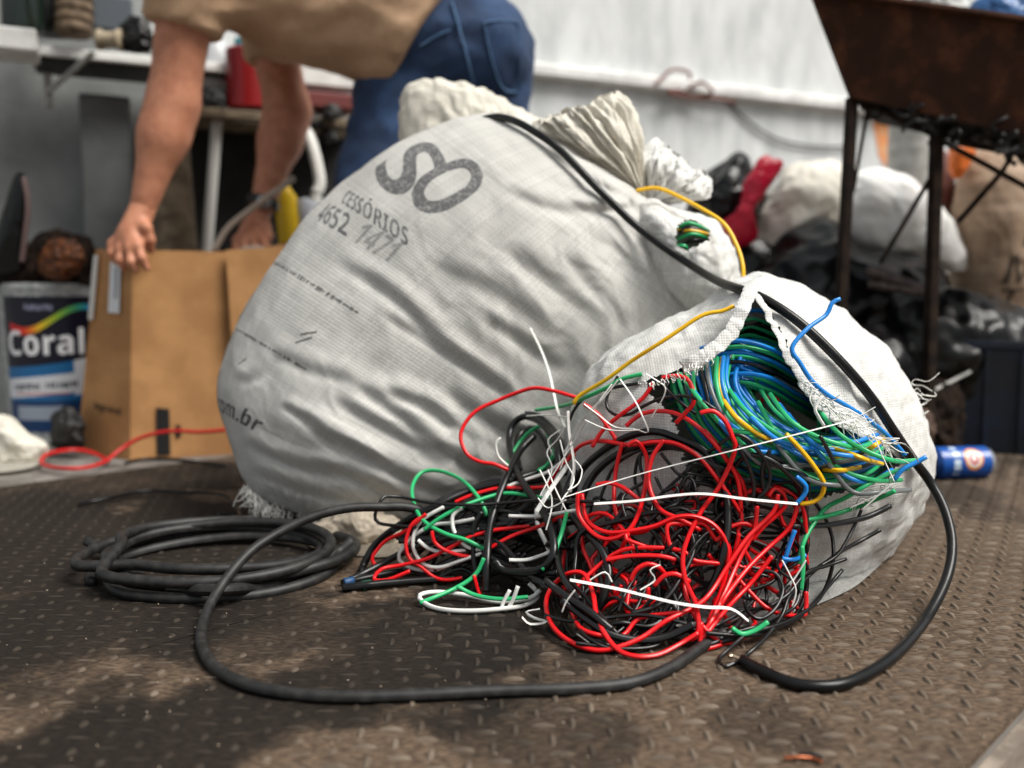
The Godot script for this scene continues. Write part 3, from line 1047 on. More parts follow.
func cables() -> void:
	var c := [478, 121, 1.6, 496, 117, 1.5, 512, 120, 0, 530, 129, 0, 560, 150, 0, 600, 191, 0, 640, 229, 0, 680, 258, 0, 720, 282, 0, 760, 297, 0, 800, 323, 0, 840, 361, 0, 870, 396, 0, 893, 430, 0, 912, 458, 1.1, 930, 482, 1.09, 945, 511, 1.06, 952, 545, 1.03, 946, 580, 0.995, 925, 620, 0.95, 895, 655, 0.87, 860, 678, 0.815, 830, 686, 0.797, 795, 684, 0.8, 762, 671, 0.83, 739, 659, 0.855]
	var t := thing("black_cable", "long stiff black cable arching over both sacks and curling down to the plate", "cable")
	obj("sheath", tube(drape(c, 0.0056, 0.003), 0.0056, 12), M.cable, t)
	var e := G(739, 659, 0.007)
	obj("copper_end", tube(PackedVector3Array([e, G(733, 656, 0.007), G(729, 656, 0.008)]), 0.002, 6), plain(Color(0.8, 0.72, 0.62), 0.3, 0.8), t)
	c = [430, 512, 1.13, 405, 507, 1.12, 385, 507, 1.11, 350, 508, 1.1, 315, 516, 1.09, 280, 532, 1.07, 250, 552, 1.045, 224, 582, 1.0, 207, 612, 0.965, 201, 640, 0.9, 212, 664, 0.85, 240, 682, 0.81, 280, 692, 0.79, 340, 697, 0.78, 420, 695, 0.785, 500, 691, 0.79, 570, 689, 0.795, 630, 683, 0.8, 670, 668, 0.83, 700, 648, 0.88, 725, 632, 0.91]
	tag(obj("black_cable", tube(drape(c, 0.0056), 0.0056, 12), M.cable_grey), "thick dusty black cable sweeping in a wide bend across the plate's front", "cable")
	# the coil on the plate at the left
	var pts := []
	var r := RandomNumberGenerator.new()
	r.seed = 3
	var c0 := G(222, 566)
	for k in 66:
		var a := TAU * k / 15.0 + 2.6
		var turn := k / 15
		var w := 1.0 + 0.1 * sin(turn * 2.4) - 0.02 * turn
		var off := Vector3(0.012 * sin(turn * 1.7), 0, 0.02 * cos(turn * 2.2))
		pts.append(c0 + off + Vector3(cos(a) * 0.15 * w, 0.008 + 0.011 * (turn * 0.6) + 0.005 * sin(a * 1.5 + turn), sin(a) * 0.125 * w))
	var coil := thing("coiled_cable", "coil of dusty grey-black cable lying flat beside the big sack", "cable", Vector3(c0.x, 0, c0.z))
	obj("loops", tube(spline(pts, 5), 0.0068, 10), M.cable_grey, coil)
	tag(obj("black_cable", tube(drape([87, 541, 0, 105, 551, 0, 125, 567, 0, 160, 586, 0, 210, 590, 0, 262, 586, 0, 300, 574, 0, 338, 552, 0, 352, 541, 0], 0.0068, 0.004), 0.0068, 10), M.cable_grey), "straight loose end of dusty cable laid over the flat coil", "cable")
	tag(obj("black_cable", tube(drape(flat3([78, 504, 110, 498, 145, 491, 185, 492, 222, 494, 234, 504, 240, 517, 230, 516, 218, 515]), 0.0035), 0.0035, 8), M.cable), "thin black cable end hooked on the bare plate behind the coil", "cable")
	tag(obj("black_cable", tube(drape(flat3([225, 466, 195, 462, 165, 459, 140, 460, 124, 464]), 0.004), 0.004, 8), M.cable), "thin black cable lying along the foot of the cardboard box", "cable")
	# twin cable ends with blue and green tape
	for k in [[342, 583, 370, 577, 400, 571, 440, 566, 0.004, "blue", "blue", 348], [342, 588, 368, 585, 410, 581, 455, 578, 0.0048, "green", "green", 366]]:
		var te := thing("cable_end", "black cable end wrapped with a band of %s tape beside the tangle" % k[9], "cable")
		obj("sheath", tube(drape(flat3([k[0], k[1], k[2], k[3], k[4], k[5], k[6], k[7]]), k[8]), k[8], 8), M.cable, te)
		var y: float = k[1] + (k[11] - k[0]) * (k[3] - k[1]) / float(k[2] - k[0])
		obj("tape", tube(PackedVector3Array([G(k[11] - 4, y + 0.8, k[8] + 0.001), G(k[11] + 5, y - 1.0, k[8] + 0.001)]), k[8] + 0.0012, 10), plain(Color(0.05, 0.25, 0.42) if k[9] == "blue" else Color(0.05, 0.28, 0.2), 0.5), te)

# ---------------------------------------------------------------- wires
func wire(col: String, c: Array, r: float, label: String, group := "", lift := 0.0, called := "") -> MeshInstance3D:
	r *= 0.76 if col == "red" else 0.82
	var o := obj(called if called else col + "_wire", tube(drape(c if c.size() % 3 == 0 and c.size() > 2 and _tri(c) else flat3(c), r, lift), r, 8), M[col])
	tag(o, label, "wire", group)
	return o

func _tri(c: Array) -> bool:          # triples carry a depth below 3 in every third place
	for k in range(2, c.size(), 3):
		if c[k] > 3.0: return false
	return true

func coil_wires() -> void:
	# the wound bundle inside the torn sack: strands sweep from the upper left round to the right
	var cols := ["blue", "green", "blue", "green", "black", "blue", "green", "grey", "blue", "green", "yellow", "black"]
	var r := RandomNumberGenerator.new()
	r.seed = 12
	var dr := func(a: float) -> float: return r.randf_range(-a, a)
	var put := func(col: String, pts: Array, where: String) -> void:
		var p := []
		for q in pts: p.append(P(q[0], q[1], q[2]))
		var sp := spline(p, 12)
		for q in sp: put_depth(q, -0.003)
		var o := obj(col + "_wire", tube(sp, 0.0026 if col != "black" else 0.0024, 8), M[col])
		tag(o, "glossy %s wire %s" % [col, where], "wire", "%s wires %s" % [col, where])
	# dark wires far inside
	for k in 60:
		var a: float = r.randf() * TAU
		var pts := []
		var rad: float = r.randf_range(0.5, 1.15)
		for s in 6:
			var b: float = a + s * 0.7
			pts.append([800 + cos(b) * 92 * rad + dr.call(8.0), 405 + sin(b) * 72 * rad + dr.call(8.0), 1.2 + dr.call(0.04)])
		put.call("black" if k % 8 else cols[k % 10], pts, "deep inside the torn sack")
	# strands across the top of the opening
	for k in 26:
		var y: float = 352 + (k % 9) * 5.2 + dr.call(4.0) - 8.0
		var z: float = 1.1 - 0.02 * (k / 9) + dr.call(0.008)
		var sag: float = dr.call(9.0)
		put.call(["blue", "green", "blue", "black", "blue", "green"][k % 6], [[672 + dr.call(10.0), y + 18 + dr.call(6.0), z + 0.07], [704, y + 6, z + 0.01], [738, y + sag * 0.3, z - 0.012], [770, y + 9 + sag, z - 0.008], [796, y + 24 + sag, z + 0.03], [815, y + 36 + sag, z + 0.09]], "across the top of the torn sack's opening")
	for k in 9:
		var y: float = 312 + k * 4.6
		put.call(["blue", "grey", "green", "black", "green", "green", "blue"][k % 7], [[728 + dr.call(4.0), y + 14, 1.13], [744, y + dr.call(3.0), 1.11], [762, y + 2 + dr.call(3.0), 1.11], [790, y + 14, 1.13]], "under the peak of the torn sack's opening")
	# wires going down behind the frayed edge
	for k in 12:
		var x: float = 812 + k * 6.0
		put.call(["green", "black", "blue", "blue", "black", "green"][k % 6], [[x - 14 + dr.call(4.0), 372 + k * 3.0, 1.1], [x + dr.call(3.0), 400 + k * 2.2, 1.09], [x + 6 + dr.call(4.0), 428 + k, 1.08], [x + 2, 452, 1.1]], "hanging behind the frayed edge")
	# the main sweep
	var order := ["green", "blue", "blue", "blue", "green", "blue", "blue", "green", "blue", "grey", "green", "blue", "blue", "yellow", "green", "green", "blue", "grey", "green", "blue", "black", "green", "blue", "green", "yellow", "blue", "green", "grey", "blue", "green", "black", "blue", "green", "green"]
	for layer in 2:
		for k in order.size():
			var t: float = k / (order.size() - 1.0)
			if layer == 1: t = clampf(t + dr.call(0.05), 0.0, 1.0)
			var z: float = 1.085 - 0.055 * sin(t * PI) - 0.006 * (1 - layer) * (k % 3) - 0.03 * (1 - layer)
			var s: float = dr.call(7.0)
			var pts := [
				[lerpf(752, 668, t) + dr.call(5.0), lerpf(352, 366, t), z + 0.05],
				[lerpf(744, 676, t) + dr.call(3.0), lerpf(380, 392, t), z + 0.015],
				[lerpf(757, 690, t) + s * 0.3, lerpf(405, 428, t), z],
				[lerpf(782, 722, t) + s * 0.6, lerpf(424, 462, t) + s * 0.3, z - 0.006],
				[lerpf(815, 772, t) + s, lerpf(434, 488, t) + s * 0.5, z - 0.01],
				[lerpf(852, 822, t) + s, lerpf(436, 490, t) - s * 0.4, z - 0.004],
				[lerpf(878, 864, t), lerpf(430, 480, t) - s * 0.6, z + 0.03],
				[lerpf(893, 893, t), lerpf(424, 460, t) + s * 0.4, z + 0.12]]
			put.call(order[(k + layer * 7) % order.size()], pts, "wound round inside the torn sack")
	for k in [["red", [[757, 405, 1.075], [763, 400, 1.06], [770, 397, 1.055], [777, 400, 1.06], [780, 406, 1.07], [777, 412, 1.08]], "curled in the dark heart of the coil"], ["green", [[752, 372, 1.07], [762, 392, 1.05], [776, 412, 1.03], [800, 430, 1.01], [822, 442, 1.005], [850, 449, 1.02]], "crossing over the top of the coil"], ["green", [[758, 402, 1.03], [772, 428, 0.992], [787, 452, 0.982], [806, 470, 0.985], [828, 476, 1.0], [852, 470, 1.03]], "cutting down across the wound coil"]]:
		put.call(k[0], k[1], k[2])
	for k in [[[831, 448], [851, 454], [867, 460], [882, 464]], [[815, 469], [831, 470], [845, 470], [860, 467]], [[722, 398], [735, 416], [752, 430], [768, 439], [780, 445]], [[862, 452], [874, 446], [884, 438]]]:
		var pts := []
		for q in k.size(): pts.append([k[q][0], k[q][1], 0.968 + (0.04 if q == 0 or q == k.size() - 1 else 0.0)])
		put.call("yellow", pts, "lying among the blue and green strands")
	for k in 16:
		var x0 := 700.0 + k * 9.0
		var y0 := 400.0 + (k % 5) * 8.0 + k * 2.0
		var z: float = 0.972 + dr.call(0.006)
		put.call(["green", "blue", "blue", "green", "grey"][k % 5], [[x0 - 20, y0 - 26, z + 0.05], [x0, y0, z], [x0 + 26, y0 + 24 + dr.call(8.0), z - 0.004], [x0 + 58, y0 + 34 + dr.call(10.0), z], [x0 + 84, y0 + 30, z + 0.06]], "crossing the wound strands of the coil")
	# everything inside counts as ground for what is laid over it
	for y in range(300, 505, 3):
		for x in range(650, 905, 3):
			put_depth(P(x, y, 1.06))

func heap_wires() -> void:
	# swell of the heap, so that the wires laid on it rise towards the middle
	for y in range(400, 650, 3):
		for x in range(550, 800, 3):
			var e := Vector2((x - 690.0) / 118.0, (y - 560.0) / 88.0).length_squared()
			if e < 1.0:
				var d := minf(lerpf(1.04, 0.93, clampf((y - 470.0) / 150.0, 0, 1)), ground_depth(x, y) - 0.004)
				put_depth(P(x, y, d + 0.06 * e))
	var r := RandomNumberGenerator.new()
	r.seed = 31
	for k in 70:
		var col := "black" if k % 10 < 7 else "red"
		var c := Vector2(690, 545) + Vector2(r.randf_range(-92, 88), r.randf_range(-66, 72))
		if c.x < 640 and c.y < 540: c.y += 60
		var ra := r.randf_range(22, 72)
		var rb := ra * r.randf_range(0.4, 1.0)
		var tilt := r.randf() * PI
		var a := r.randf() * TAU
		var span := r.randf_range(2.5, 6.5)
		var pts := []
		var n := 5 + int(span)
		for s in n:
			var b := a + span * s / (n - 1.0)
			var q := c + Vector2(cos(b) * ra, sin(b) * rb).rotated(tilt) + Vector2(r.randf_range(-9, 9), r.randf_range(-9, 9))
			q.x = clampf(q.x, 552, 806)
			q.y = clampf(q.y, 420, 648 - maxf(0.0, absf(q.x - 650.0) - 60.0) * 0.35)
			pts.append_array([q.x, q.y])
		wire(col, pts, 0.0031 if col == "red" else (0.0024 if k % 4 else 0.0034), "%s wire in the knotted heap spilling from the torn sack" % col, col + " wires in the spilled heap", 0.0)
	# black ones that can be followed
	var bl := "black wire "
	for k in [
		[0.0052, [572, 497, 578, 478, 588, 463, 611, 445, 636, 434, 658, 432, 682, 440, 704, 451, 718, 474, 727, 501, 727, 534, 718, 572, 704, 600], "thick cable arched round the upper edge of the red heap"],
		[0.0052, [580, 505, 588, 484, 601, 467, 622, 452, 646, 444, 668, 443, 690, 451, 710, 464, 740, 478, 768, 487, 792, 500], "thick cable arched just inside the other one over the heap"],
		[0.005, [566, 508, 581, 528, 600, 548, 609, 572, 603, 600, 596, 612], "thick cable bent like an S at the heap's near side"],
		[0.0024, [598, 505, 612, 470, 630, 455, 650, 446], "thin strand over the white cloth beside the arch"],
		[0.0024, [618, 376, 608, 394, 607, 407, 616, 415, 630, 414, 644, 406, 660, 399, 682, 396, 700, 400, 716, 410], "loop looped round the tear under the green wire"],
		[0.0024, [570, 420, 573, 412, 581, 401, 595, 393, 612, 388, 640, 383], "strand running beneath the green wire to the tear"],
		[0.0022, [665, 388, 680, 402, 696, 414], "short strand slanting to the red knot below the tear"],
		[0.0027, [770, 450, 762, 470, 764, 490], "short loop hanging over the coil's near edge"],
		[0.0027, [752, 444, 764, 458, 770, 474, 766, 490, 758, 498], "bent loop at the coil's near edge"],
		[0.0027, [738, 446, 748, 464, 754, 484, 752, 504], "second bent loop at the coil's near edge"],
		[0.0026, [820, 436, 828, 450, 835, 464], "short piece lying across the bright strands of the coil"],
		[0.0024, [776, 559, 779, 570, 793, 581, 799, 593, 793, 608, 770, 620, 748, 633, 728, 650, 719, 659, 724, 667, 737, 662], "wire ending in the little hook beside the cable end"],
		[0.0028, [842, 570, 820, 596, 801, 616, 777, 628, 754, 635, 730, 635, 706, 633], "wire running under the white cloth edge to the heap"],
		[0.0026, [820, 566, 801, 583, 789, 596, 782, 615, 766, 637, 743, 658], "wire leading down to the copper cable end"],
		[0.0024, [748, 566, 762, 570, 776, 574, 783, 590, 775, 609, 760, 619, 748, 612, 744, 600], "round loop on the white cloth right of the heap"],
		[0.003, [880, 530, 860, 541, 840, 552, 818, 568, 796, 577, 778, 596], "stiff wire with its end pointing up the white cloth"],
		[0.0024, [846, 559, 826, 566, 806, 573, 788, 594, 770, 606], "shorter stiff wire beside the one pointing up the cloth"],
		[0.0026, [813, 500, 826, 520, 833, 543, 831, 572, 818, 600, 790, 620, 755, 632], "wire drooping from the coil over the white cloth"],
		[0.0024, [863, 505, 858, 518, 846, 542, 836, 556, 820, 566], "wire slanting down from beneath the green wire"],
		[0.004, [792, 526, 828, 525, 866, 517, 890, 506], "dark band of wire in the fold of the white cloth"],
		[0.0024, [545, 615, 570, 621, 605, 618, 640, 615, 672, 620, 700, 628], "thin wire lying straight along the foot of the heap"],
		[0.0024, [558, 566, 570, 580, 590, 602, 612, 628, 626, 642], "thin wire slanting down to the foot of the heap"],
		[0.0024, [678, 540, 660, 558, 640, 572, 626, 592, 618, 612], "thin shiny wire in a bow across the middle of the heap"],
		[0.005, [562, 600, 585, 618, 610, 634, 640, 640, 668, 636, 694, 624], "thick cable lying under the heap on the plate"]]:
		wire("black", k[1], k[0], bl + k[2], "")
	var rd := "red wire "
	for k in [
		[[582, 494, 587, 520, 606, 532, 630, 531, 655, 526, 677, 517, 697, 517, 715, 526, 727, 545, 727, 567, 720, 594, 706, 628], "circling through the middle of the heap"],
		[[566, 462, 580, 446, 600, 441, 630, 445, 655, 442, 677, 444, 699, 457, 715, 476, 731, 498, 740, 512], "arched along the upper rim of the heap"],
		[[578, 492, 579, 515, 594, 534, 611, 539, 629, 530, 640, 509, 646, 479, 646, 455, 636, 441, 628, 446], "looped over the white cloth inside the arch"],
		[[664, 440, 652, 458, 649, 484, 660, 509, 682, 520, 700, 530], "bending down from the arch to the heap's middle"],
		[[622, 444, 616, 470, 614, 500, 618, 520], "hanging straight over the white cloth"],
		[[704, 430, 718, 446, 731, 466, 742, 482, 746, 500], "slanting beside the thick black arch"],
		[[772, 556, 751, 583, 729, 606, 705, 635, 698, 640], "slanting stiffly to the heap's lower corner"],
		[[757, 506, 754, 530, 740, 558, 726, 590, 712, 620, 701, 634], "leaning through the right side of the heap"],
		[[768, 496, 775, 488, 783, 493, 786, 504, 778, 514, 764, 526, 752, 540], "curled under the white strip's tip"],
		[[662, 378, 675, 376, 687, 379, 693, 391, 693, 404, 687, 411, 676, 423], "hooked round the edge of the tear"],
		[[653, 383, 642, 399, 619, 416, 603, 430, 592, 447], "slanting from the tear to the arch"],
		[[626, 426, 640, 415, 657, 411, 674, 413, 690, 421, 706, 434, 724, 456, 738, 480, 741, 510], "sweeping from the tear down the right of the heap"],
		[[584, 404, 598, 414, 610, 430, 616, 440], "short and thin under the crossing white threads"],
		[[596, 485, 608, 483, 622, 487, 640, 500], "short and flat over the white cloth"],
		[[606, 560, 630, 556, 660, 556, 676, 560], "lying flat across the dark lower heap"],
		[[630, 582, 636, 570, 648, 564, 660, 568, 666, 576], "small arch low in the heap"],
		[[654, 586, 664, 576, 676, 574, 690, 582], "second small arch low in the heap"],
		[[798, 505, 789, 528, 768, 548, 748, 568, 729, 592, 716, 612], "slanting from the white strip's tip into the heap"],
		[[778, 494, 773, 512, 748, 537, 729, 564, 704, 600, 666, 621, 641, 638, 615, 648, 594, 650, 571, 642, 553, 627, 546, 606, 551, 588, 567, 574, 584, 574, 593, 594, 598, 621, 615, 647, 634, 656, 657, 655, 680, 644, 698, 633], "making the large loop on the plate at the heap's foot"],
		[[700, 413, 713, 411, 725, 421, 732, 436, 735, 450, 720, 485, 699, 515, 684, 550, 685, 578, 696, 605, 698, 632, 690, 640], "in a long S down the front of the heap"]]:
		wire("red", k[0], 0.0033, rd + k[1], "")
	for k in [
		["yellow", [786, 434, 802, 451, 816, 469, 824, 484, 821, 496, 813, 502, 800, 504], "bent hook hanging over the coil's near edge"],
		["yellow", [734, 306, 722, 311, 701, 316, 666, 339, 630, 362, 607, 379, 579, 396, 574, 404], "lying up the left flap of the torn sack"],
		["blue", [796, 476, 806, 486, 804, 495, 796, 504], "short end poking out below the coil"],
		["blue", [783, 566, 790, 543, 795, 530], "short piece beside the red heap on the white cloth"],
		["blue", [782, 558, 794, 560, 806, 555], "short level piece on the white cloth"],
		["green", [908, 468, 888, 474, 870, 483, 847, 497, 826, 508, 812, 526, 803, 544, 799, 564], "from the blue tip down over the white cloth"],
		["green", [895, 491, 862, 505, 831, 515, 800, 521], "lower one lying across the white cloth"],
		["green", [802, 546, 803, 566, 801, 590], "short straight end on the white cloth"],
		["green", [732, 628, 742, 634, 756, 630, 768, 622], "small curl at the cloth's lower edge"],
		["green", [536, 410, 562, 406, 582, 399, 608, 387, 622, 379, 642, 374], "sticking out beside the tear over the dark gap"]]:
		wire(k[0], k[1], 0.0031, k[0] + " wire " + k[2], "")
	wire("blue", [926, 457, 1.0, 915, 463, 0.995, 902, 470, 0.99, 894, 480, 0.985], 0.0032, "blue wire tip pointing out past the torn sack's edge", "")
	wire("blue", [840, 299, 1.03, 832, 303, 1.02, 826, 315, 1.005, 807, 329, 0.99, 792, 348, 0.98, 800, 363, 0.98, 812, 381, 0.98, 828, 395, 0.975, 847, 406, 0.98, 870, 421, 0.99, 889, 437, 1.0, 905, 455, 1.03], 0.003, "blue wire bent sharply over the torn sack's right flap", "")
	wire("yellow", [636, 191, 1.385, 653, 188, 1.36, 669, 192, 1.35, 702, 209, 1.33, 724, 224, 1.31, 737, 246, 1.3, 743, 268, 1.28, 742, 292, 1.25], 0.0036, "yellow wire springing in an arc from the sack's knot", "")

func tangle_wires() -> void:
	for y in range(400, 600, 3):
		for x in range(370, 580, 3):
			var e := Vector2((x - 490.0) / 110.0, (y - 540.0) / 75.0).length_squared()
			if e < 1.0: put_depth(P(x, y, minf(1.14 + 0.06 * e - 0.05 * clampf((y - 480.0) / 120.0, 0, 1), ground_depth(x, y) - 0.004)))
	var r := RandomNumberGenerator.new()
	r.seed = 8
	for k in 34:
		var a := Vector2(r.randf_range(392, 470), r.randf_range(530, 580))
		var b := Vector2(r.randf_range(500, 580), r.randf_range(470, 590))
		var m := (a + b) / 2 + Vector2(r.randf_range(-10, 10), r.randf_range(-26, 12))
		wire("black", [a.x, a.y, lerpf(a.x, m.x, 0.5), lerpf(a.y, m.y, 0.5) - 8, m.x, m.y, lerpf(m.x, b.x, 0.5), lerpf(m.y, b.y, 0.5) + 5, b.x, b.y], r.randf_range(0.0028, 0.0055), "black cable buried in the tangle between the two sacks", "black cables in the tangle")
	for k in [
		[0.0058, [361, 572, 366, 560, 377, 543, 403, 523, 435, 506, 469, 491, 501, 483, 523, 477, 545, 470], "running from the plate up behind the tangle"],
		[0.0052, [350, 580, 378, 566, 405, 552, 440, 540, 480, 530], "flat along the back of the tangle"],
		[0.005, [553, 462, 545, 440, 534, 428, 522, 432, 516, 446, 520, 470], "inner bend of the tall loop"],
		[0.005, [566, 470, 562, 448, 552, 428, 538, 416, 525, 414], "outer bend of the tall loop"],
		[0.0045, [478, 590, 474, 560, 474, 530, 482, 512], "short upright one beside the tall loop"],
		[0.0048, [545, 580, 566, 596, 590, 612, 612, 630], "slanting out along the plate to the red heap"],
		[0.0045, [560, 500, 556, 540, 562, 575, 580, 600], "falling between the tangle and the red heap"],
		[0.0044, [575, 470, 566, 490, 560, 520, 566, 545], "dark bend between the tangle and the red heap"]]:
		wire("black", k[1], k[0], "black cable " + k[2], "", 0.0, "black_cable")
	for k in [
		["white", 0.003, [474, 519, 452, 523, 434, 525, 418, 533, 405, 545, 399, 556, 402, 563, 415, 569, 434, 570, 457, 562, 482, 553], "forming the leftmost big loop of the tangle"],
		["white", 0.003, [444, 507, 423, 519, 415, 531, 413, 545, 418, 558, 428, 566, 442, 567, 460, 561], "inner loop beside the leftmost one"],
		["white", 0.003, [462, 508, 453, 515, 453, 528, 459, 539, 468, 547, 482, 551], "small loop behind the green one"],
		["white", 0.003, [418, 540, 428, 548, 442, 552, 466, 550], "short bow low in the tangle"],
		["white", 0.0032, [529, 583, 538, 595, 526, 605, 500, 609, 469, 611, 440, 609, 423, 602, 420, 595, 437, 592, 466, 595, 500, 602, 530, 598, 540, 590], "long flat loop resting on the plate"],
		["white", 0.0028, [518, 586, 512, 602, 506, 610, 502, 606, 510, 590], "wrapped round the flat loop"],
		["white", 0.0034, [567, 466, 546, 491, 537, 509, 538, 526, 546, 543, 551, 556], "stiff bent one in front of the tall loop"],
		["white", 0.0028, [509, 516, 540, 516, 578, 510], "level one through the middle of the tangle"],
		["white", 0.0028, [509, 560, 526, 560, 540, 556, 552, 551], "level one low beside the tall loop"],
		["white", 0.0028, [500, 489, 525, 480, 548, 472, 562, 462], "rising behind the tall loop"],
		["red", 0.0031, [426, 515, 413, 523, 407, 536, 406, 547, 410, 559, 421, 567, 434, 577, 446, 580, 462, 578], "looping down through the white loops"],
		["red", 0.0031, [426, 514, 407, 530, 387, 540, 377, 550, 372, 559, 378, 570], "outermost bow towards the coil"],
		["red", 0.0031, [410, 571, 387, 580, 374, 579, 382, 569, 402, 565, 426, 559, 449, 548, 470, 537, 496, 530, 530, 526], "folded back in a hairpin on the plate"],
		["red", 0.003, [432, 531, 434, 541, 443, 549, 459, 555, 474, 557], "small bow under the green wire"],
		["red", 0.0031, [455, 502, 475, 494, 500, 488, 530, 488, 548, 485, 558, 469, 575, 454], "running along the top of the tangle"],
		["red", 0.0031, [490, 548, 512, 536, 540, 526, 568, 514], "slanting through the right half of the tangle"],
		["red", 0.0028, [474, 575, 478, 590, 482, 598], "tip beside the upright black cable"],
		["green", 0.0031, [487, 516, 480, 500, 463, 481, 440, 471, 421, 473, 412, 489, 416, 509, 426, 523, 446, 534, 466, 540, 486, 550], "large loop standing up against the big sack"],
		["green", 0.003, [552, 500, 525, 495, 500, 494, 463, 506, 440, 518, 424, 530], "running under the large loop"],
		["green", 0.0031, [484, 558, 475, 575, 454, 589, 420, 603], "end sticking out to the plate"],
		["green", 0.003, [457, 586, 475, 595, 500, 599, 528, 597], "lying along the flat white loop"],
		["green", 0.0031, [506, 466, 515, 449, 527, 434, 541, 426, 548, 435, 554, 449, 549, 463, 538, 471], "threaded through the tall black loop"],
		["green", 0.003, [567, 512, 561, 535, 552, 558, 542, 570], "falling at the right end of the tangle"]]:
		wire(k[0], k[2], k[1], k[0] + " wire " + k[3], "")
	for k in [
		[0.0058, [560, 470, 556, 446, 548, 430, 535, 419, 522, 417, 512, 426, 509, 442, 512, 460, 521, 480, 535, 500, 549, 523, 554, 549, 546, 566, 529, 572, 504, 570, 495, 560], "rising in the tall loop over the tangle"],
		[0.0062, [486, 592, 487, 560, 490, 526, 500, 494, 512, 466, 522, 448, 534, 436], "standing upright in front of the tangle"]]:
		wire("black", k[1], k[0], "black cable " + k[2], "", 0.0, "black_cable")
	wire("black", [600, 502, 570, 501, 541, 500, 505, 503, 469, 505, 432, 503, 400, 497, 384, 497, 379, 505, 375, 515, 379, 523, 400, 526, 416, 527], 0.0026, "thin black wire bent like a long hairpin before the tangle", "", 0.006)
	wire("red", [578, 398, 1.12, 554, 391, 1.14, 535, 388, 1.16, 519, 392, 1.17, 499, 400, 1.17, 476, 411, 1.17, 463, 427, 1.16, 461, 441, 1.15, 468, 455, 1.14, 481, 462, 1.14, 494, 464, 1.14, 508, 470, 1.13], 0.0033, "red wire standing out in a wide loop against the big sack", "")
	wire("white", [501, 438, 1.15, 496, 443, 1.145, 498, 456, 1.14, 508, 466, 1.13], 0.0022, "short thin white wire hook beside the red loop", "")

# ---------------------------------------------------------------- strips and threads of raffia tied round the wires
func threads() -> void:
	var strip := func(c: Array, w: float, label: String, lift: float) -> void:
		tag(obj("plastic_strip", tube(drape(flat3(c), 0.002, lift), w * 1.1, 6, 0.5), M.fiber), label, "strip")
	strip.call([594, 504, 636, 501, 671, 496, 704, 494, 745, 499, 797, 504], 0.0026, "white plastic strip drawn level across the red heap", 0.01)
	strip.call([570, 580, 592, 584, 622, 590, 671, 602, 704, 607, 731, 609, 748, 621], 0.0024, "white plastic strip slanting across the lower red heap", 0.008)
	strip.call([530, 328, 541, 350, 549, 372, 554, 394, 558, 412, 565, 427], 0.0026, "white plastic strip sticking straight up before the big sack", 0.014)
	strip.call([568, 411, 569, 432, 572, 450, 574, 468, 570, 492], 0.0028, "white plastic strip hanging beside the tall black loop", 0.012)
	strip.call([536, 512, 550, 490, 567, 466], 0.0026, "short white plastic strip tilted over the tangle", 0.01)
	strip.call([565, 497, 640, 474, 735, 450, 790, 436, 856, 419], 0.0011, "taut white string stretched over heap and coil", 0.012)
	strip.call([856, 419, 866, 428, 873, 433, 881, 453, 894, 481], 0.0012, "white string falling from the frayed edge to the blue tip", 0.01)
	strip.call([527, 416, 548, 415, 568, 417], 0.0014, "short level white string behind the tall black loop", 0.004)
	strip.call([620, 379, 634, 399, 642, 415, 648, 432, 634, 429, 615, 427, 600, 416, 584, 404], 0.0014, "bent white string hanging in a point below the tear", 0.008)
	strip.call([646, 374, 656, 380, 665, 387, 663, 398, 651, 418], 0.0014, "white string curling down beside the hooked red wire", 0.008)
	strip.call([522, 617, 530, 624, 546, 622, 534, 618, 526, 612, 540, 609], 0.0016, "scrap of white string lying on the plate at the heap's foot", 0.002)
	strip.call([822, 396, 815, 408, 818, 416, 824, 426], 0.0016, "frayed white string dangling into the coil's dark middle", 0.01)
	var st := SurfaceTool.new()
	st.begin(Mesh.PRIMITIVE_TRIANGLES)
	for k in [[618, 380, 602, 400, 587, 415, 563, 454], [612, 384, 596, 406, 575, 440, 552, 476], [566, 426, 557, 440, 547, 452, 552, 470, 540, 496], [560, 440, 566, 462, 574, 480, 562, 500], [548, 470, 556, 490, 566, 510], [585, 420, 610, 430, 640, 430], [600, 400, 575, 430, 560, 470], [540, 470, 552, 500, 546, 530], [575, 460, 582, 470, 578, 484, 568, 490], [566, 500, 548, 508, 538, 498], [553, 455, 548, 440, 560, 430], [640, 590, 655, 580, 650, 570, 660, 565], [590, 580, 605, 572, 612, 582], [575, 590, 566, 602, 562, 612], [890, 490, 868, 500, 850, 508], [893, 484, 880, 494, 862, 510], [782, 560, 790, 575, 796, 590, 792, 606], [790, 585, 800, 570, 806, 560]]:
		var c := []
		for q in range(0, k.size(), 2): c.append_array([k[q], k[q + 1], 0.0])
		st.append_from(tube(drape(c, 0.001, 0.008, 0.0), 0.0009, 5), 0, Transform3D())
	tag(obj("loose_threads", st.commit(), M.fiber), "fine white raffia threads caught among the spilled wires", "threads", "", "stuff")

# ---------------------------------------------------------------- the person: tapered bones joined by a smooth minimum, meshed as surface nets
func bone_field(p: Vector3, b: Array, k: float) -> float:
	var m := 9.0
	for q: Array in b:
		var a: Vector3 = q[0]
		var ab: Vector3 = q[1]
		var t := clampf((p - a).dot(ab) * q[4], 0.0, 1.0)
		var d := p.distance_to(a + ab * t) - lerpf(q[2], q[3], t)
		if d - m > k: continue
		if m - d > k:
			m = d
			continue
		var h := clampf(0.5 + 0.5 * (m - d) / k, 0.0, 1.0)
		m = lerpf(m, d, h) - k * h * (1.0 - h)
	return m

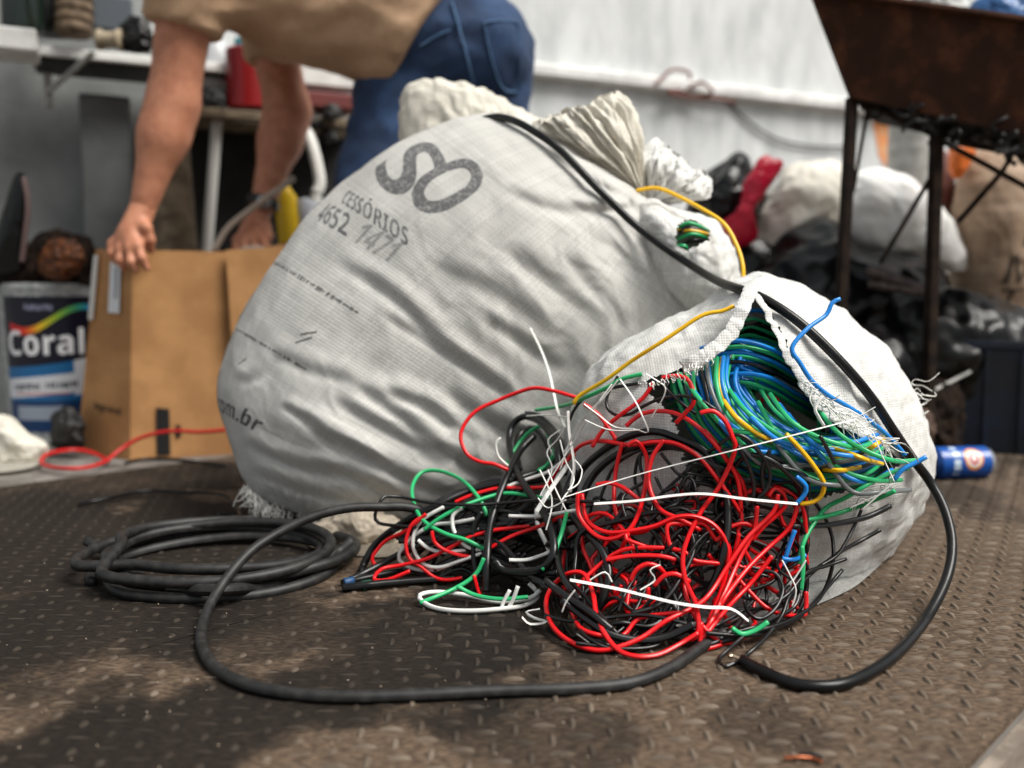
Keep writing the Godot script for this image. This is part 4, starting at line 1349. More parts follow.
func bones(list: Array) -> Array:
	var out := []
	for k in list:
		var ab: Vector3 = k[1] - k[0]
		out.append([k[0], ab, k[2], k[3], 1.0 / maxf(ab.length_squared(), 1e-8)])
	return out

func nets(list: Array, cell: float, k: float, cuts := [], wrinkle := 0.0) -> ArrayMesh:     # cuts: [point, normal pointing away from what stays]
	var b := bones(list)
	var lo := Vector3.ONE * 1e9
	var hi := -lo
	for q in list:
		for e in 2:
			var r: float = maxf(q[2], q[3]) + cell * 3.0 + k * 0.3
			lo = lo.min(q[e] - Vector3.ONE * r)
			hi = hi.max(q[e] + Vector3.ONE * r)
	var n := Vector3i(((hi - lo) / cell).ceil()) + Vector3i.ONE
	var f := PackedFloat32Array()
	f.resize(n.x * n.y * n.z)
	f.fill(1.0)
	var B := 4
	for bz in range(0, n.z, B):
		for by in range(0, n.y, B):
			for bx in range(0, n.x, B):
				var mid := lo + Vector3(bx + B * 0.5, by + B * 0.5, bz + B * 0.5) * cell
				var d0 := bone_field(mid, b, k)
				var far := absf(d0) > cell * B * 0.9 + k * 0.35 + 0.004 and cuts.is_empty() or d0 > cell * B * 0.9 + k * 0.35 + 0.004
				for z in range(bz, mini(bz + B, n.z)):
					for y in range(by, mini(by + B, n.y)):
						for x in range(bx, mini(bx + B, n.x)):
							var v := d0
							if not far:
								var p := lo + Vector3(x, y, z) * cell
								v = bone_field(p, b, k)
								if wrinkle > 0.0: v += wrinkle * (noise.get_noise_3d(p.x * 9.0, p.y * 16.0, p.z * 9.0) + 0.6 * absf(noise.get_noise_3d(p.x * 5.0 + 7.0, p.y * 11.0, p.z * 5.0)))
								for c: Array in cuts:
									if c.size() > 2 and p.distance_to(c[0]) > c[2]: continue
									v = maxf(v, (p - (c[0] as Vector3)).dot(c[1]))
							f[(z * n.y + y) * n.x + x] = v
	var at := PackedInt32Array()
	at.resize(f.size())
	at.fill(-1)
	var verts := PackedVector3Array()
	var idx := PackedInt32Array()
	var step := [1, n.x, n.x * n.y]
	var corner := PackedInt32Array([0, 1, n.x, n.x + 1, step[2], step[2] + 1, step[2] + n.x, step[2] + n.x + 1])
	var edges := [[0, 1], [2, 3], [4, 5], [6, 7], [0, 2], [1, 3], [4, 6], [5, 7], [0, 4], [1, 5], [2, 6], [3, 7]]
	for z in n.z - 1:
		for y in n.y - 1:
			for x in n.x - 1:
				var i := (z * n.y + y) * n.x + x
				var neg := 0
				for c in corner:
					if f[i + c] < 0.0: neg += 1
				if neg == 0 or neg == 8: continue
				var s := Vector3.ZERO
				var cnt := 0
				for e: Array in edges:
					var a := f[i + corner[e[0]]]
					var c2 := f[i + corner[e[1]]]
					if (a < 0.0) != (c2 < 0.0):
						var t := a / (a - c2)
						var p0 := Vector3(e[0] & 1, (e[0] >> 1) & 1, e[0] >> 2)
						var p1 := Vector3(e[1] & 1, (e[1] >> 1) & 1, e[1] >> 2)
						s += p0.lerp(p1, t)
						cnt += 1
				at[i] = verts.size()
				verts.append(lo + (Vector3(x, y, z) + s / cnt) * cell)
	for z in range(1, n.z - 1):
		for y in range(1, n.y - 1):
			for x in range(1, n.x - 1):
				var i := (z * n.y + y) * n.x + x
				for ax in 3:
					var s0 := f[i] < 0.0
					if s0 == (f[i + step[ax]] < 0.0): continue
					var u: int = step[(ax + 1) % 3]
					var w: int = step[(ax + 2) % 3]
					var q := [at[i - u - w], at[i - w], at[i], at[i - u]]
					if -1 in q: continue
					if s0: idx.append_array([q[0], q[2], q[1], q[0], q[3], q[2]])
					else: idx.append_array([q[0], q[1], q[2], q[0], q[2], q[3]])
	return mesh_of(verts, idx)

func hand_bones(wrist: Vector3, palm: Vector3, tips: Array, thumb: Array, r := 0.0088) -> Array:
	var out := [[wrist, palm, 0.027, 0.03]]
	for t: Array in tips: # knuckle, middle joint, tip
		out.append([palm, t[0], 0.026, 0.012])
		out.append([t[0], t[1], r * 1.12, r])
		out.append([t[1], t[2], r, r * 0.8])
	out.append([wrist.lerp(palm, 0.45), thumb[0], 0.02, 0.0125])
	out.append([thumb[0], thumb[1], 0.0118, 0.0105])
	out.append([thumb[1], thumb[2], 0.0105, 0.0085])
	return out

func joined(list: Array) -> ArrayMesh:
	var st := SurfaceTool.new()
	st.begin(Mesh.PRIMITIVE_TRIANGLES)
	for m: Mesh in list: st.append_from(m, 0, Transform3D())
	return st.commit()

func person() -> void:
	var who := thing("person", "person in a beige shirt and blue jeans bending down to a cardboard box", "person", Vector3(-0.2, 0, -2.2))
	var pelvis := P(470, 48, 2.2)
	var waist := P(406, 24, 2.15)
	var chest := P(300, -12, 2.16)
	var neck := P(196, -62, 2.15)
	var head := P(140, -92, 2.13)
	var ls := P(190, -22, 2.0)
	var le := P(173, 104, 2.02)
	var lw := P(143, 208, 2.0)
	var rs := P(262, -10, 2.34)
	var re := P(288, 112, 2.36)
	var rw := P(262, 208, 2.3)
	var lh := P(408, 84, 2.19)
	var lk := P(362, 290, 2.12)
	var la := P(378, 428, 2.14)
	var rh := P(484, 58, 2.27)
	var rk := P(482, 285, 2.3)
	var ra := P(494, 418, 2.36)
	var face := (head - neck).normalized()                  # crown of the head
	var fwd := Vector3(-0.35, -0.9, 0.1).normalized()       # where the face looks: down at the box
	var side := face.cross(fwd).normalized()
	fwd = side.cross(face).normalized()
	var skin := nets([
		[pelvis, waist, 0.085, 0.085], [waist, chest, 0.085, 0.115], [chest, neck, 0.12, 0.07], [neck, head, 0.058, 0.07], [chest, ls, 0.1, 0.06], [chest, rs, 0.1, 0.06],
		[ls, le, 0.062, 0.05], [le, le.lerp(lw, 0.3), 0.05, 0.049], [le.lerp(lw, 0.3), lw, 0.049, 0.028], [rs, re, 0.062, 0.053], [re, re.lerp(rw, 0.3), 0.053, 0.05], [re.lerp(rw, 0.3), rw, 0.05, 0.029],
		[pelvis, lh, 0.085, 0.085], [lh, lk, 0.085, 0.058], [lk, la, 0.062, 0.04], [pelvis, rh, 0.085, 0.085], [rh, rk, 0.085, 0.058], [rk, ra, 0.062, 0.04]], 0.015, 0.035)
	var hb := []
	hb.append([head - fwd * 0.01, head + face * 0.045, 0.085, 0.085])
	hb.append([head + fwd * 0.035 - face * 0.06, head + fwd * 0.02, 0.05, 0.065])
	hb.append([head + fwd * 0.1 - face * 0.012, head + fwd * 0.088 + face * 0.012, 0.012, 0.008])       # nose
	for s: float in [-1.0, 1.0]:
		hb.append([head + side * s * 0.084, head + side * s * 0.088 + face * 0.03, 0.012, 0.016])      # ears
		hb.append([head + fwd * 0.068 + side * s * 0.03 + face * 0.03, head + fwd * 0.07 + side * s * 0.04 + face * 0.032, 0.018, 0.016])      # brow
	hb.append([head + fwd * 0.078 - face * 0.048 - side * 0.02, head + fwd * 0.078 - face * 0.048 + side * 0.02, 0.009, 0.009])       # lips
	hb.append([neck, head, 0.058, 0.06])
	# near hand: fingers fold over the edge of the box, forefinger points down along it
	var lp := P(132, 234, 1.985)
	var near_hand := hand_bones(lw, lp, [
		[P(138, 246, 1.955), P(142, 258, 1.945), P(147, 268, 1.95)], [P(130, 248, 1.955), P(131, 262, 1.945), P(136, 270, 1.95)],
		[P(121, 248, 1.965), P(120, 260, 1.955), P(124, 269, 1.96)], [P(113, 244, 1.98), P(112, 254, 1.97), P(116, 262, 1.972)]],
		[P(146, 228, 1.97), P(150, 240, 1.975), P(151, 250, 1.985)])
	var rp := P(252, 232, 2.285)
	var far_hand := hand_bones(rw, rp, [
		[P(262, 238, 2.25), P(266, 246, 2.235), P(262, 254, 2.24)], [P(254, 242, 2.25), P(256, 251, 2.235), P(253, 258, 2.24)],
		[P(245, 242, 2.255), P(245, 251, 2.24), P(244, 258, 2.245)], [P(237, 240, 2.265), P(236, 248, 2.255), P(237, 254, 2.255)]],
		[P(266, 226, 2.265), P(269, 236, 2.25), P(266, 244, 2.25)])
	obj("body", joined([skin, nets(hb, 0.007, 0.02), nets(near_hand, 0.004, 0.007), nets(far_hand, 0.0045, 0.007)]), M.skin, who)
	for s: float in [-1.0, 1.0]:
		obj("eye", lathe([[0.0005, -0.011], [0.008, -0.007], [0.011, 0.0], [0.008, 0.007], [0.0005, 0.011]], head + fwd * 0.073 + side * s * 0.033 + face * 0.008, Basis(), 12), plain(Color(0.85, 0.84, 0.82), 0.3), who)
	obj("hair", nets([[head - fwd * 0.028 + face * 0.01, head + face * 0.06 - fwd * 0.005, 0.09, 0.083], [head - fwd * 0.06 - face * 0.05, head - fwd * 0.04, 0.05, 0.07]], 0.009, 0.03, [[head + fwd * 0.05 + face * 0.05, fwd]], 0.004), plain(Color(0.05, 0.035, 0.03), 0.7), who)
	var lsd := (le - ls).normalized()
	var rsd := (re - rs).normalized()
	obj("shirt", nets([
		[pelvis, waist, 0.146, 0.15], [waist, chest, 0.15, 0.16], [chest, neck, 0.155, 0.085], [chest, ls, 0.13, 0.085], [chest, rs, 0.13, 0.085], [ls, ls + lsd * 0.2, 0.082, 0.08], [rs, rs + rsd * 0.13, 0.085, 0.078]],
		0.012, 0.05, [[P(183, 30, 2.0), Vector3(-0.25, -1, 0).normalized(), 0.2], [P(268, 62, 2.34), Vector3(0.1, -1, 0).normalized(), 0.16], [P(434, 36, 2.18), Vector3(0.82, -0.57, 0).normalized()], [neck + (neck - chest).normalized() * 0.02, (neck - chest).normalized()]], 0.012), M.shirt, who)
	var jeans := obj("jeans", nets([
		[waist.lerp(pelvis, 0.15), pelvis, 0.133, 0.133], [pelvis, lh, 0.12, 0.115], [lh, lh.lerp(lk, 0.5), 0.118, 0.112], [lh.lerp(lk, 0.5), lk, 0.112, 0.09], [lk, la, 0.088, 0.075], [pelvis, rh, 0.12, 0.118], [rh, rk, 0.118, 0.088], [rk, ra, 0.086, 0.075]],
		0.013, 0.03, [[la + Vector3(0, -0.03, 0), Vector3.DOWN, 0.12], [ra + Vector3(0, -0.03, 0), Vector3.DOWN, 0.12]], 0.011), M.jeans, who)
	# back pocket, side seam and front pocket stand proud of the denim
	var seam := plain(Color(0.3, 0.42, 0.56), 0.9)
	var on := func(px: float, py: float) -> Vector3: return surface_hit(jeans.mesh, px, py, 2.05)
	for k in [["pocket_seam", [484, 22, 492, 60, 503, 88, 519, 92]], ["pocket_seam", [484, 22, 502, 20, 518, 22]], ["pocket_seam", [519, 92, 520, 60, 518, 22]], ["side_seam", [452, 2, 460, 30, 468, 60, 474, 84]], ["pocket_seam", [420, 46, 436, 36, 450, 30]]]:
		var pts := []
		for q in range(0, k[1].size(), 2): pts.append(on.call(k[1][q], k[1][q + 1]))
		obj(k[0], tube(spline(pts, 5), 0.003, 6, 0.5), seam, jeans)
	for s in 2:
		var a: Vector3 = la if s == 0 else ra
		var shoe := nets([[Vector3(a.x, 0.055, a.z), Vector3(a.x - 0.05, 0.05, a.z), 0.05, 0.048], [Vector3(a.x - 0.05, 0.045, a.z + 0.01), Vector3(a.x - 0.17, 0.036, a.z + 0.03), 0.044, 0.034]], 0.01, 0.03, [[Vector3(a.x, 0.002, a.z), Vector3.DOWN]])
		obj("shoe", shoe, M.dark, who)
	# watch on the far wrist
	var up := (re - rw).normalized()
	var c := rw + up * 0.012
	var b := Basis(up.cross(Vector3.FORWARD).normalized(), up, up.cross(Vector3.FORWARD).normalized().cross(up))
	var watch := tag(obj("wristwatch", lathe([[0.036, -0.011], [0.0395, -0.009], [0.0395, 0.009], [0.036, 0.011]], c, b, 28), M.black_plastic), "black wristwatch on the bending person's far wrist", "watch")
	obj("watch_case", lathe([[0.001, -0.006], [0.016, -0.006], [0.018, 0.0], [0.016, 0.006], [0.001, 0.006]], c + Vector3(0.012, 0, 0.038), Basis(Vector3.RIGHT, PI / 2), 20), plain(Color(0.6, 0.62, 0.63), 0.25, 0.7), watch as Node3D)

func surface_hit(m: Mesh, px: float, py: float, fallback: float) -> Vector3:      # nearest vertex of a mesh to a line of sight
	var v: PackedVector3Array = m.surface_get_arrays(0)[Mesh.ARRAY_VERTEX]
	var best := 1e9
	var out := P(px, py, fallback)
	for p in v:
		var q := proj(p)
		var d := Vector2(q.x - px, q.y - py).length() + q.z * 30.0
		if d < best:
			best = d
			out = P(px, py, q.z - 0.003)
	return out

# ---------------------------------------------------------------- behind, on the left
func quad_panel(called: String, p: Array, t: Vector3, m: Material, parent: Node3D) -> MeshInstance3D:
	var f := Flat.new()
	f.slab(p, t)
	return obj(called, f.mesh(), m, parent)

func label_texture(w: int, h: int, bg: Color) -> Image:
	var im := Image.create(w, h, false, Image.FORMAT_RGB8)
	im.fill(bg)
	return im

func picture(im: Image, rough := 0.5) -> StandardMaterial3D:
	var m := plain(Color.WHITE, rough)
	m.albedo_texture = ImageTexture.create_from_image(im)
	return m

func left_background() -> void:
	# cardboard box, opened and a little squashed
	var c0 := P(130, 458, 1.985)
	var l0 := P(78, 450, 2.08)
	c0.y = -0.006
	l0.y = -0.006
	var r0 := Vector3(-0.45, -0.006, -2.13)
	var b0 := l0 + r0 - c0
	var c1 := P(132, 250, 1.99)
	var l1 := P(97, 249, 2.08)
	var r1 := P(232, 250, 2.08)
	r1 = r1 + (r0 - c0).normalized() * 0.12
	r1.y = c1.y
	var b1 := l1 + r1 - c1
	var box := thing("cardboard_box", "tall open brown cardboard box with a white label, gripped by the person", "box", Vector3(-0.75, -0.006, -2.1))
	var t := Vector3(0.002, 0, -0.005)
	var front := quad_panel("side_panel", [c0, r0, r1, c1], t, M.card, box)
	var left := quad_panel("side_panel", [l0, c0, c1, l1], Vector3(0.005, 0, -0.002), M.card, box)
	quad_panel("side_panel", [b0, l0, l1, b1], Vector3(0, 0, 0.005), M.card, box)
	quad_panel("side_panel", [r0, b0, b1, r1], Vector3(-0.005, 0, 0), M.card, box)
	quad_panel("bottom_panel", [c0, r0, b0, l0], Vector3(0, 0.005, 0), M.card, box)
	quad_panel("flap", [b1, r1, r1 + Vector3(0.12, 0.02, 0.02), b1 + Vector3(0.1, 0.02, -0.02)], Vector3(0, 0.005, 0), M.card, box)
	quad_panel("flap", [P(226, 250, 2.05), P(290, 246, 2.1), P(300, 330, 2.1), P(232, 345, 2.04)], Vector3(0, 0, -0.004), M.card, box)
	var on_left := func(u: float, w: float) -> Vector3: return l0.lerp(c0, u).lerp(l1.lerp(c1, u), w) + Vector3(-0.004, 0, 0.006)
	var on_front := func(u: float, w: float) -> Vector3: return c0.lerp(r0, u).lerp(c1.lerp(r1, u), w) + Vector3(0, 0, 0.0012)
	var im := label_texture(64, 192, Color(0.86, 0.87, 0.88))
	for k in 40:
		im.fill_rect(Rect2i(26 + (k % 3) * 2, 18 + k * 3, 18 + (k * 7) % 9, 1 + (k * 5) % 2), Color(0.25, 0.26, 0.3))
	var lab := textured_quad("paper_label", on_left.call(0.5, 0.7), on_left.call(0.78, 0.7), on_left.call(0.78, 0.94), on_left.call(0.5, 0.94), picture(im), left)
	lab.set_meta("label", "white label with small dark print")
	im = Image.create(256, 64, false, Image.FORMAT_RGBA8)
	im.fill(Color(0.1, 0.08, 0.06, 0.0))
	print_text(im, "legrand", Vector2(4, 54), Vector2(248, 4), Vector2(0, -48), Color(0.1, 0.08, 0.06, 1.0))
	var ink := plain(Color.WHITE, 0.8)
	ink.albedo_texture = ImageTexture.create_from_image(im)
	ink.transparency = BaseMaterial3D.TRANSPARENCY_ALPHA_SCISSOR
	textured_quad("printed_word", on_left.call(0.3, 0.21), on_left.call(0.86, 0.195), on_left.call(0.86, 0.26), on_left.call(0.3, 0.275), ink, left)
	quad_panel("printed_block", [on_front.call(0.135, 0.015), on_front.call(0.205, 0.015), on_front.call(0.205, 0.24), on_front.call(0.135, 0.25)], Vector3(0, 0, 0.0006), M.dark, front)
	quad_panel("printed_mark", [on_front.call(0.235, 0.1), on_front.call(0.262, 0.1), on_front.call(0.262, 0.16), on_front.call(0.235, 0.16)], Vector3(0, 0, 0.0006), M.dark, front)
	quad_panel("tape", [on_left.call(0.02, 0.66), on_left.call(0.14, 0.66), on_left.call(0.14, 0.97), on_left.call(0.02, 0.97)], Vector3(-0.0005, 0, 0.0008), plain(Color(0.8, 0.79, 0.77), 0.3), left)
	# paint bucket
	var bc := Vector3(-1.13, -0.006, -2.33)
	var bucket := thing("paint_bucket", "large paint bucket with a dark blue label and rainbow ribbon beside the box", "bucket", bc)
	obj("tub", lathe([[0.001, 0.0], [0.122, 0.0], [0.126, 0.004], [0.138, 0.37], [0.142, 0.372], [0.142, 0.385], [0.136, 0.386], [0.13, 0.37], [0.118, 0.02], [0.001, 0.02]], bc, Basis(), 48), noisy(Color(0.5, 0.52, 0.53), Color(0.78, 0.79, 0.78), 0.04, 0.5, 0.0, 256, 4.0), bucket)
	im = label_texture(768, 768, Color(0.03, 0.035, 0.12))
	paint_label(im)
	var v := PackedVector3Array()
	var uv := PackedVector2Array()
	for j in 2:
		for k in 41:
			var a := lerpf(PI * 0.71, PI * 0.15, k / 40.0)
			var rr := 0.1275 if j == 0 else 0.1385
			v.append(bc + Vector3(cos(a) * rr, 0.03 if j == 0 else 0.355, sin(a) * rr))
			uv.append(Vector2(k / 40.0, 1.0 - j))
	obj("label", mesh_of(v, grid_idx(41, 2), uv, PackedVector2Array(), bc + Vector3(0, 0.2, -0.1)), picture(im, 0.35), bucket)
	# dark scrap heaped on the bucket
	tag(obj("scrap_motor", blob([-30, 292, -12, 262, 20, 250, 48, 236, 76, 238, 92, 250, 98, 270, 96, 288, 60, 292, 10, 294], 2.3, 0.09, 0.1, 0.03, 16.0), M.rust_dark), "dark rusty lump of scrap lying on top of the paint bucket", "scrap")
	tag(obj("copper_scrap", blob([40, 268, 46, 246, 62, 240, 80, 246, 84, 262, 70, 276, 52, 280], 2.19, 0.03, 0.03, 0.012, 30.0), noisy(Color(0.22, 0.12, 0.06), Color(0.5, 0.27, 0.1), 0.05, 0.5, 0.3, 128, 6.0)), "small coppery piece of scrap on the dark lump", "scrap")
	var horn := thing("curved_lever", "curved black machine handle standing up before the grey wall", "handle", P(5, 265, 2.2))
	obj("grip", blob([-6, 270, -4, 235, 6, 200, 14, 176, 22, 172, 27, 180, 28, 210, 24, 240, 20, 270], 2.2, 0.025, 0.025, 0.003, 20.0), M.black_plastic, horn)
	obj("worn_edge", tube(spline([P(24, 178, 2.178), P(28, 205, 2.176), P(25, 238, 2.176), P(22, 262, 2.178)]), 0.006, 8), plain(Color(0.42, 0.34, 0.33), 0.5), horn)
	# white tray and bag at the left foot
	tag(obj("white_bag", blob([-30, 440, -12, 418, 10, 420, 30, 436, 46, 446, 44, 462, 20, 470, -20, 470], 1.96, 0.06, 0.07, 0.012, 20.0), M.raffia_old), "crumpled off-white bag at the foot of the paint bucket", "bag")
	tag(obj("scrap_part", blob([52, 440, 54, 418, 66, 408, 80, 414, 84, 436, 80, 446, 60, 448], 2.02, 0.03, 0.03, 0.012, 30.0), M.dark), "dark machine part squeezed between the bucket and the box", "scrap")
	tag(obj("red_cable", tube(drape([226, 430, 1.9, 200, 432, 1.915, 178, 431, 1.92, 158, 433, 1.925, 138, 439, 1.93, 120, 450, 1.935, 104, 462, 1.92, 84, 468, 0, 58, 468, 0, 42, 464, 0, 44, 456, 0, 60, 451, 0, 80, 450, 0, 98, 455, 1.96, 108, 462, 1.915], 0.0042), 0.0042, 8), plain(Color(0.72, 0.08, 0.08), 0.4)), "red cable looping over the plate before the cardboard box", "cable")
	# shelf on the wall with its bracket
	var wd := Vector3(0.91, 0, -0.415)
	var bas := Basis(wd, Vector3.UP, wd.cross(Vector3.UP))
	var s0 := P(32, 40, 2.38)
	var shelf := thing("wall_shelf", "white wall shelf board held by a steel bracket over the paint bucket", "shelf", s0)
	var mid := s0 + wd * 0.34 - bas.z * 0.14
	if (mid - s0).z > 0.0: mid = s0 + wd * 0.34 + bas.z * 0.14
	var deep := (mid - s0 - wd * 0.34).normalized()
	obj("board", box_mesh(mid + Vector3(0, -0.012, 0) + wd * 0.15, Vector3(1.0, 0.026, 0.2), bas, 0.004), M.white_paint, shelf)
	obj("underside_shade", box_mesh(mid + Vector3(0, -0.029, 0) + wd * 0.15, Vector3(0.98, 0.008, 0.18), bas, 0.002), M.dark, shelf)  # dark slab added to stand in for the shade below the board
	var k0 := P(46, 52, 2.58)
	var k1 := P(46, 108, 2.58)
	k1.x = k0.x
	k1.z = k0.z
	var br := obj("bracket", box_mesh((k0 + k1) / 2.0, Vector3(0.022, (k0 - k1).length(), 0.012), bas, 0.003), M.steel, shelf)
	obj("strut", tube(PackedVector3Array([k1 + Vector3(0.0, 0.04, 0) - deep * 0.01, P(93, 53, 2.42)]), 0.008, 8), M.steel, br as Node3D)
	tag(obj("white_board", box_mesh(P(-10, 43, 2.2), Vector3(0.2, 0.05, 0.14), bas, 0.004), M.white_paint), "end of a thicker white board jutting in above the shelf bracket", "board")
	# things on the shelf
	var roll := thing("paper_stack", "stack of worn brown bundles standing on the white shelf", "bundle", P(75, 38, 2.45))
	for k in 6:
		var cc := P(74, 30 - k * 11, 2.45)
		obj("bundle", lathe([[0.001, -0.013], [0.042, -0.013], [0.046, -0.006], [0.046, 0.006], [0.042, 0.013], [0.001, 0.013]], cc, Basis(Vector3.RIGHT, 0.06 * (k % 3 - 1)), 24), noisy(Color(0.25, 0.2, 0.15), Color(0.5, 0.42, 0.33), 0.05, 0.8, 0.0, 128, 5.0), roll)
	tag(obj("glass_jar", lathe([[0.001, 0.0], [0.045, 0.0], [0.05, 0.01], [0.05, 0.09], [0.035, 0.12], [0.035, 0.13], [0.001, 0.13]], P(24, 34, 2.4), Basis(), 24), plain(Color(0.09, 0.13, 0.11), 0.08)), "dark greenish jar at the near end of the shelf", "jar")
	tag(obj("dark_pot", lathe([[0.001, 0.0], [0.055, 0.0], [0.06, 0.02], [0.06, 0.16], [0.001, 0.16]], P(50, 34, 2.52), Basis(), 24), M.dark), "dark pot behind the jar on the shelf", "pot")
	tag(obj("grey_tin", box_mesh(P(112, 18, 2.55), Vector3(0.1, 0.09, 0.1), bas, 0.006), plain(Color(0.3, 0.33, 0.36), 0.5)), "blue-grey tin box on the shelf beside the brown bundles", "tin")
	tag(obj("cream_spool", lathe([[0.001, -0.03], [0.026, -0.03], [0.026, -0.02], [0.02, -0.018], [0.02, 0.018], [0.026, 0.02], [0.026, 0.03], [0.001, 0.03]], P(110, 40, 2.4), Basis(Vector3.FORWARD, PI / 2), 20), plain(Color(0.62, 0.57, 0.48), 0.7)), "cream spool lying on the front of the shelf", "spool")
	tag(obj("black_fitting", blob([118, 46, 120, 30, 132, 18, 146, 20, 152, 36, 150, 50, 134, 52], 2.42, 0.03, 0.03, 0.01, 40.0), M.black_plastic), "black plastic fitting at the far end of the shelf", "fitting")
	# bench of white tube with clutter, wooden post, red drum
	tag(obj("wooden_post", lathe([[0.001, 0.0], [0.066, 0.0], [0.06, 0.3], [0.056, 0.5], [0.05, 0.8], [0.001, 0.81]], Vector3(P(182, 300, 2.42).x, -0.006, -2.42), Basis(Vector3.FORWARD, -0.03), 20), M.wood), "weathered round wooden post behind the person's near arm", "post")
	var tub := plain(Color(0.82, 0.82, 0.8), 0.35)
	var bench := thing("metal_frame", "white tubular steel frame of a work bench behind the person", "frame", Vector3(P(250, 440, 2.55).x, -0.006, -2.55))
	for k in [[218, 110, 2.55, 206, 265, 2.5], [228, 108, 2.85, 222, 300, 2.8]]:
		var foot := P(k[3], k[4], k[5])
		var top := P(k[0], k[1], k[2])
		var low := foot + (foot - top) * (foot.y / maxf(top.y - foot.y, 0.01))
		obj("leg", tube(PackedVector3Array([top, low + Vector3(0, 0.006, 0)]), 0.015, 10), tub, bench)
	var arm := [P(232, 116, 2.55), P(262, 118, 2.56), P(292, 122, 2.56), P(306, 132, 2.56), P(314, 152, 2.55), P(320, 182, 2.54), P(316, 194, 2.53)]
	obj("arm", tube(spline(arm, 6), 0.016, 10), tub, bench)
	var low2 := P(316, 194, 2.53)
	obj("leg", tube(PackedVector3Array([low2, Vector3(low2.x, 0.0, low2.z)]), 0.015, 10), tub, bench)
	obj("bench_top", box_mesh(P(255, 126, 2.68), Vector3(0.55, 0.025, 0.3), bas, 0.004), M.wood, bench)
	obj("lower_board", box_mesh(P(264, 215, 2.75), Vector3(0.5, 0.52, 0.02), bas, 0.004), M.dark, bench)
	tag(obj("red_drum", lathe([[0.001, 0.0], [0.056, 0.0], [0.058, 0.005], [0.058, 0.15], [0.06, 0.155], [0.056, 0.16], [0.001, 0.16]], P(249, 110, 2.62), Basis(), 28), plain(Color(0.5, 0.02, 0.05), 0.35)), "dark red plastic drum on the bench behind the person's arms", "drum")
	tag(obj("teal_cap", lathe([[0.001, 0.0], [0.02, 0.0], [0.02, 0.045], [0.001, 0.045]], P(242, 56, 2.62), Basis(), 18), plain(Color(0.12, 0.5, 0.55), 0.4)), "teal bottle cap above the red drum", "cap")
	tag(obj("white_bottle", lathe([[0.001, 0.0], [0.045, 0.0], [0.05, 0.01], [0.05, 0.12], [0.03, 0.17], [0.016, 0.19], [0.001, 0.19]], P(217, 104, 2.68), Basis(), 24), plain(Color(0.72, 0.73, 0.74), 0.35)), "pale grey plastic bottle between post and red drum", "bottle")
	tag(obj("white_carton", box_mesh(P(326, 82, 2.72), Vector3(0.2, 0.06, 0.14), bas, 0.006), M.white_paint), "white carton beside the person's jeans on the bench", "carton")
	tag(obj("tool_box", box_mesh(P(318, 104, 2.68), Vector3(0.2, 0.045, 0.12), bas, 0.006), plain(Color(0.4, 0.16, 0.15), 0.5)), "dull red tool box under the white carton", "box")
	for k in [[210, 100, 26, 2.6, "dark clamp lying on the bench by the bottle"], [272, 112, 20, 2.6, "dark fitting on the bench behind the far arm"], [312, 122, 16, 2.62, "dark fitting beside the tube arm of the bench"], [328, 136, 14, 2.64, "small dark fitting next to the jeans"], [332, 112, 14, 2.6, "black knob next to the jeans"]]:
		var x: float = k[0]
		var y: float = k[1]
		var s: float = k[2]
		tag(obj("machine_part", blob([x - s * 0.6, y + s * 0.3, x - s * 0.5, y - s * 0.2, x, y - s * 0.5, x + s * 0.5, y - s * 0.25, x + s * 0.6, y + s * 0.3, x, y + s * 0.4], k[3], 0.03, 0.03, 0.012, 40.0, PackedVector2Array(), 16, 40), M.dark), k[4], "part")
	tag(obj("yellow_bottle", lathe([[0.001, 0.0], [0.028, 0.0], [0.03, 0.01], [0.03, 0.12], [0.014, 0.15], [0.012, 0.17], [0.001, 0.17]], P(291, 245, 2.44), Basis(Vector3.FORWARD, -0.1), 20), plain(Color(0.85, 0.7, 0.02), 0.4)), "yellow bottle standing between the box and the jeans", "bottle")
	tag(obj("white_jug", lathe([[0.001, 0.0], [0.026, 0.0], [0.03, 0.05], [0.03, 0.1], [0.001, 0.11]], P(306, 240, 2.46), Basis(), 18), plain(Color(0.7, 0.72, 0.75), 0.4)), "small pale jug beside the yellow bottle", "jug")
	var cord := [P(214, 250, 2.2), P(228, 228, 2.21), P(250, 210, 2.22), P(272, 194, 2.22), P(286, 184, 2.23), P(294, 178, 2.24)]
	tag(obj("grey_tube", tube(spline(cord, 6), 0.0075, 10), plain(Color(0.62, 0.57, 0.52), 0.5)), "pale flexible tube slanting across the person's far wrist", "tube")
	var loop := [P(224, 262, 2.25), P(232, 254, 2.22), P(250, 248, 2.205), P(268, 250, 2.21), P(276, 256, 2.23)]
	tag(obj("plastic_strap", tube(spline(loop, 6), 0.005, 8), plain(Color(0.75, 0.72, 0.68), 0.5)), "pale strap lying over the box edge under the far hand", "strap")
	# a flat dark grey panel behind the near arm
	tag(obj("grey_panel", box_mesh(Vector3(P(112, 300, 2.62).x, 0.45, -2.62), Vector3(0.13, 0.9, 0.05), bas, 0.006), noisy(Color(0.34, 0.35, 0.35), Color(0.42, 0.43, 0.43), 0.02, 0.6, 0.0, 128, 2.0)), "dark grey upright panel behind the near arm", "panel")

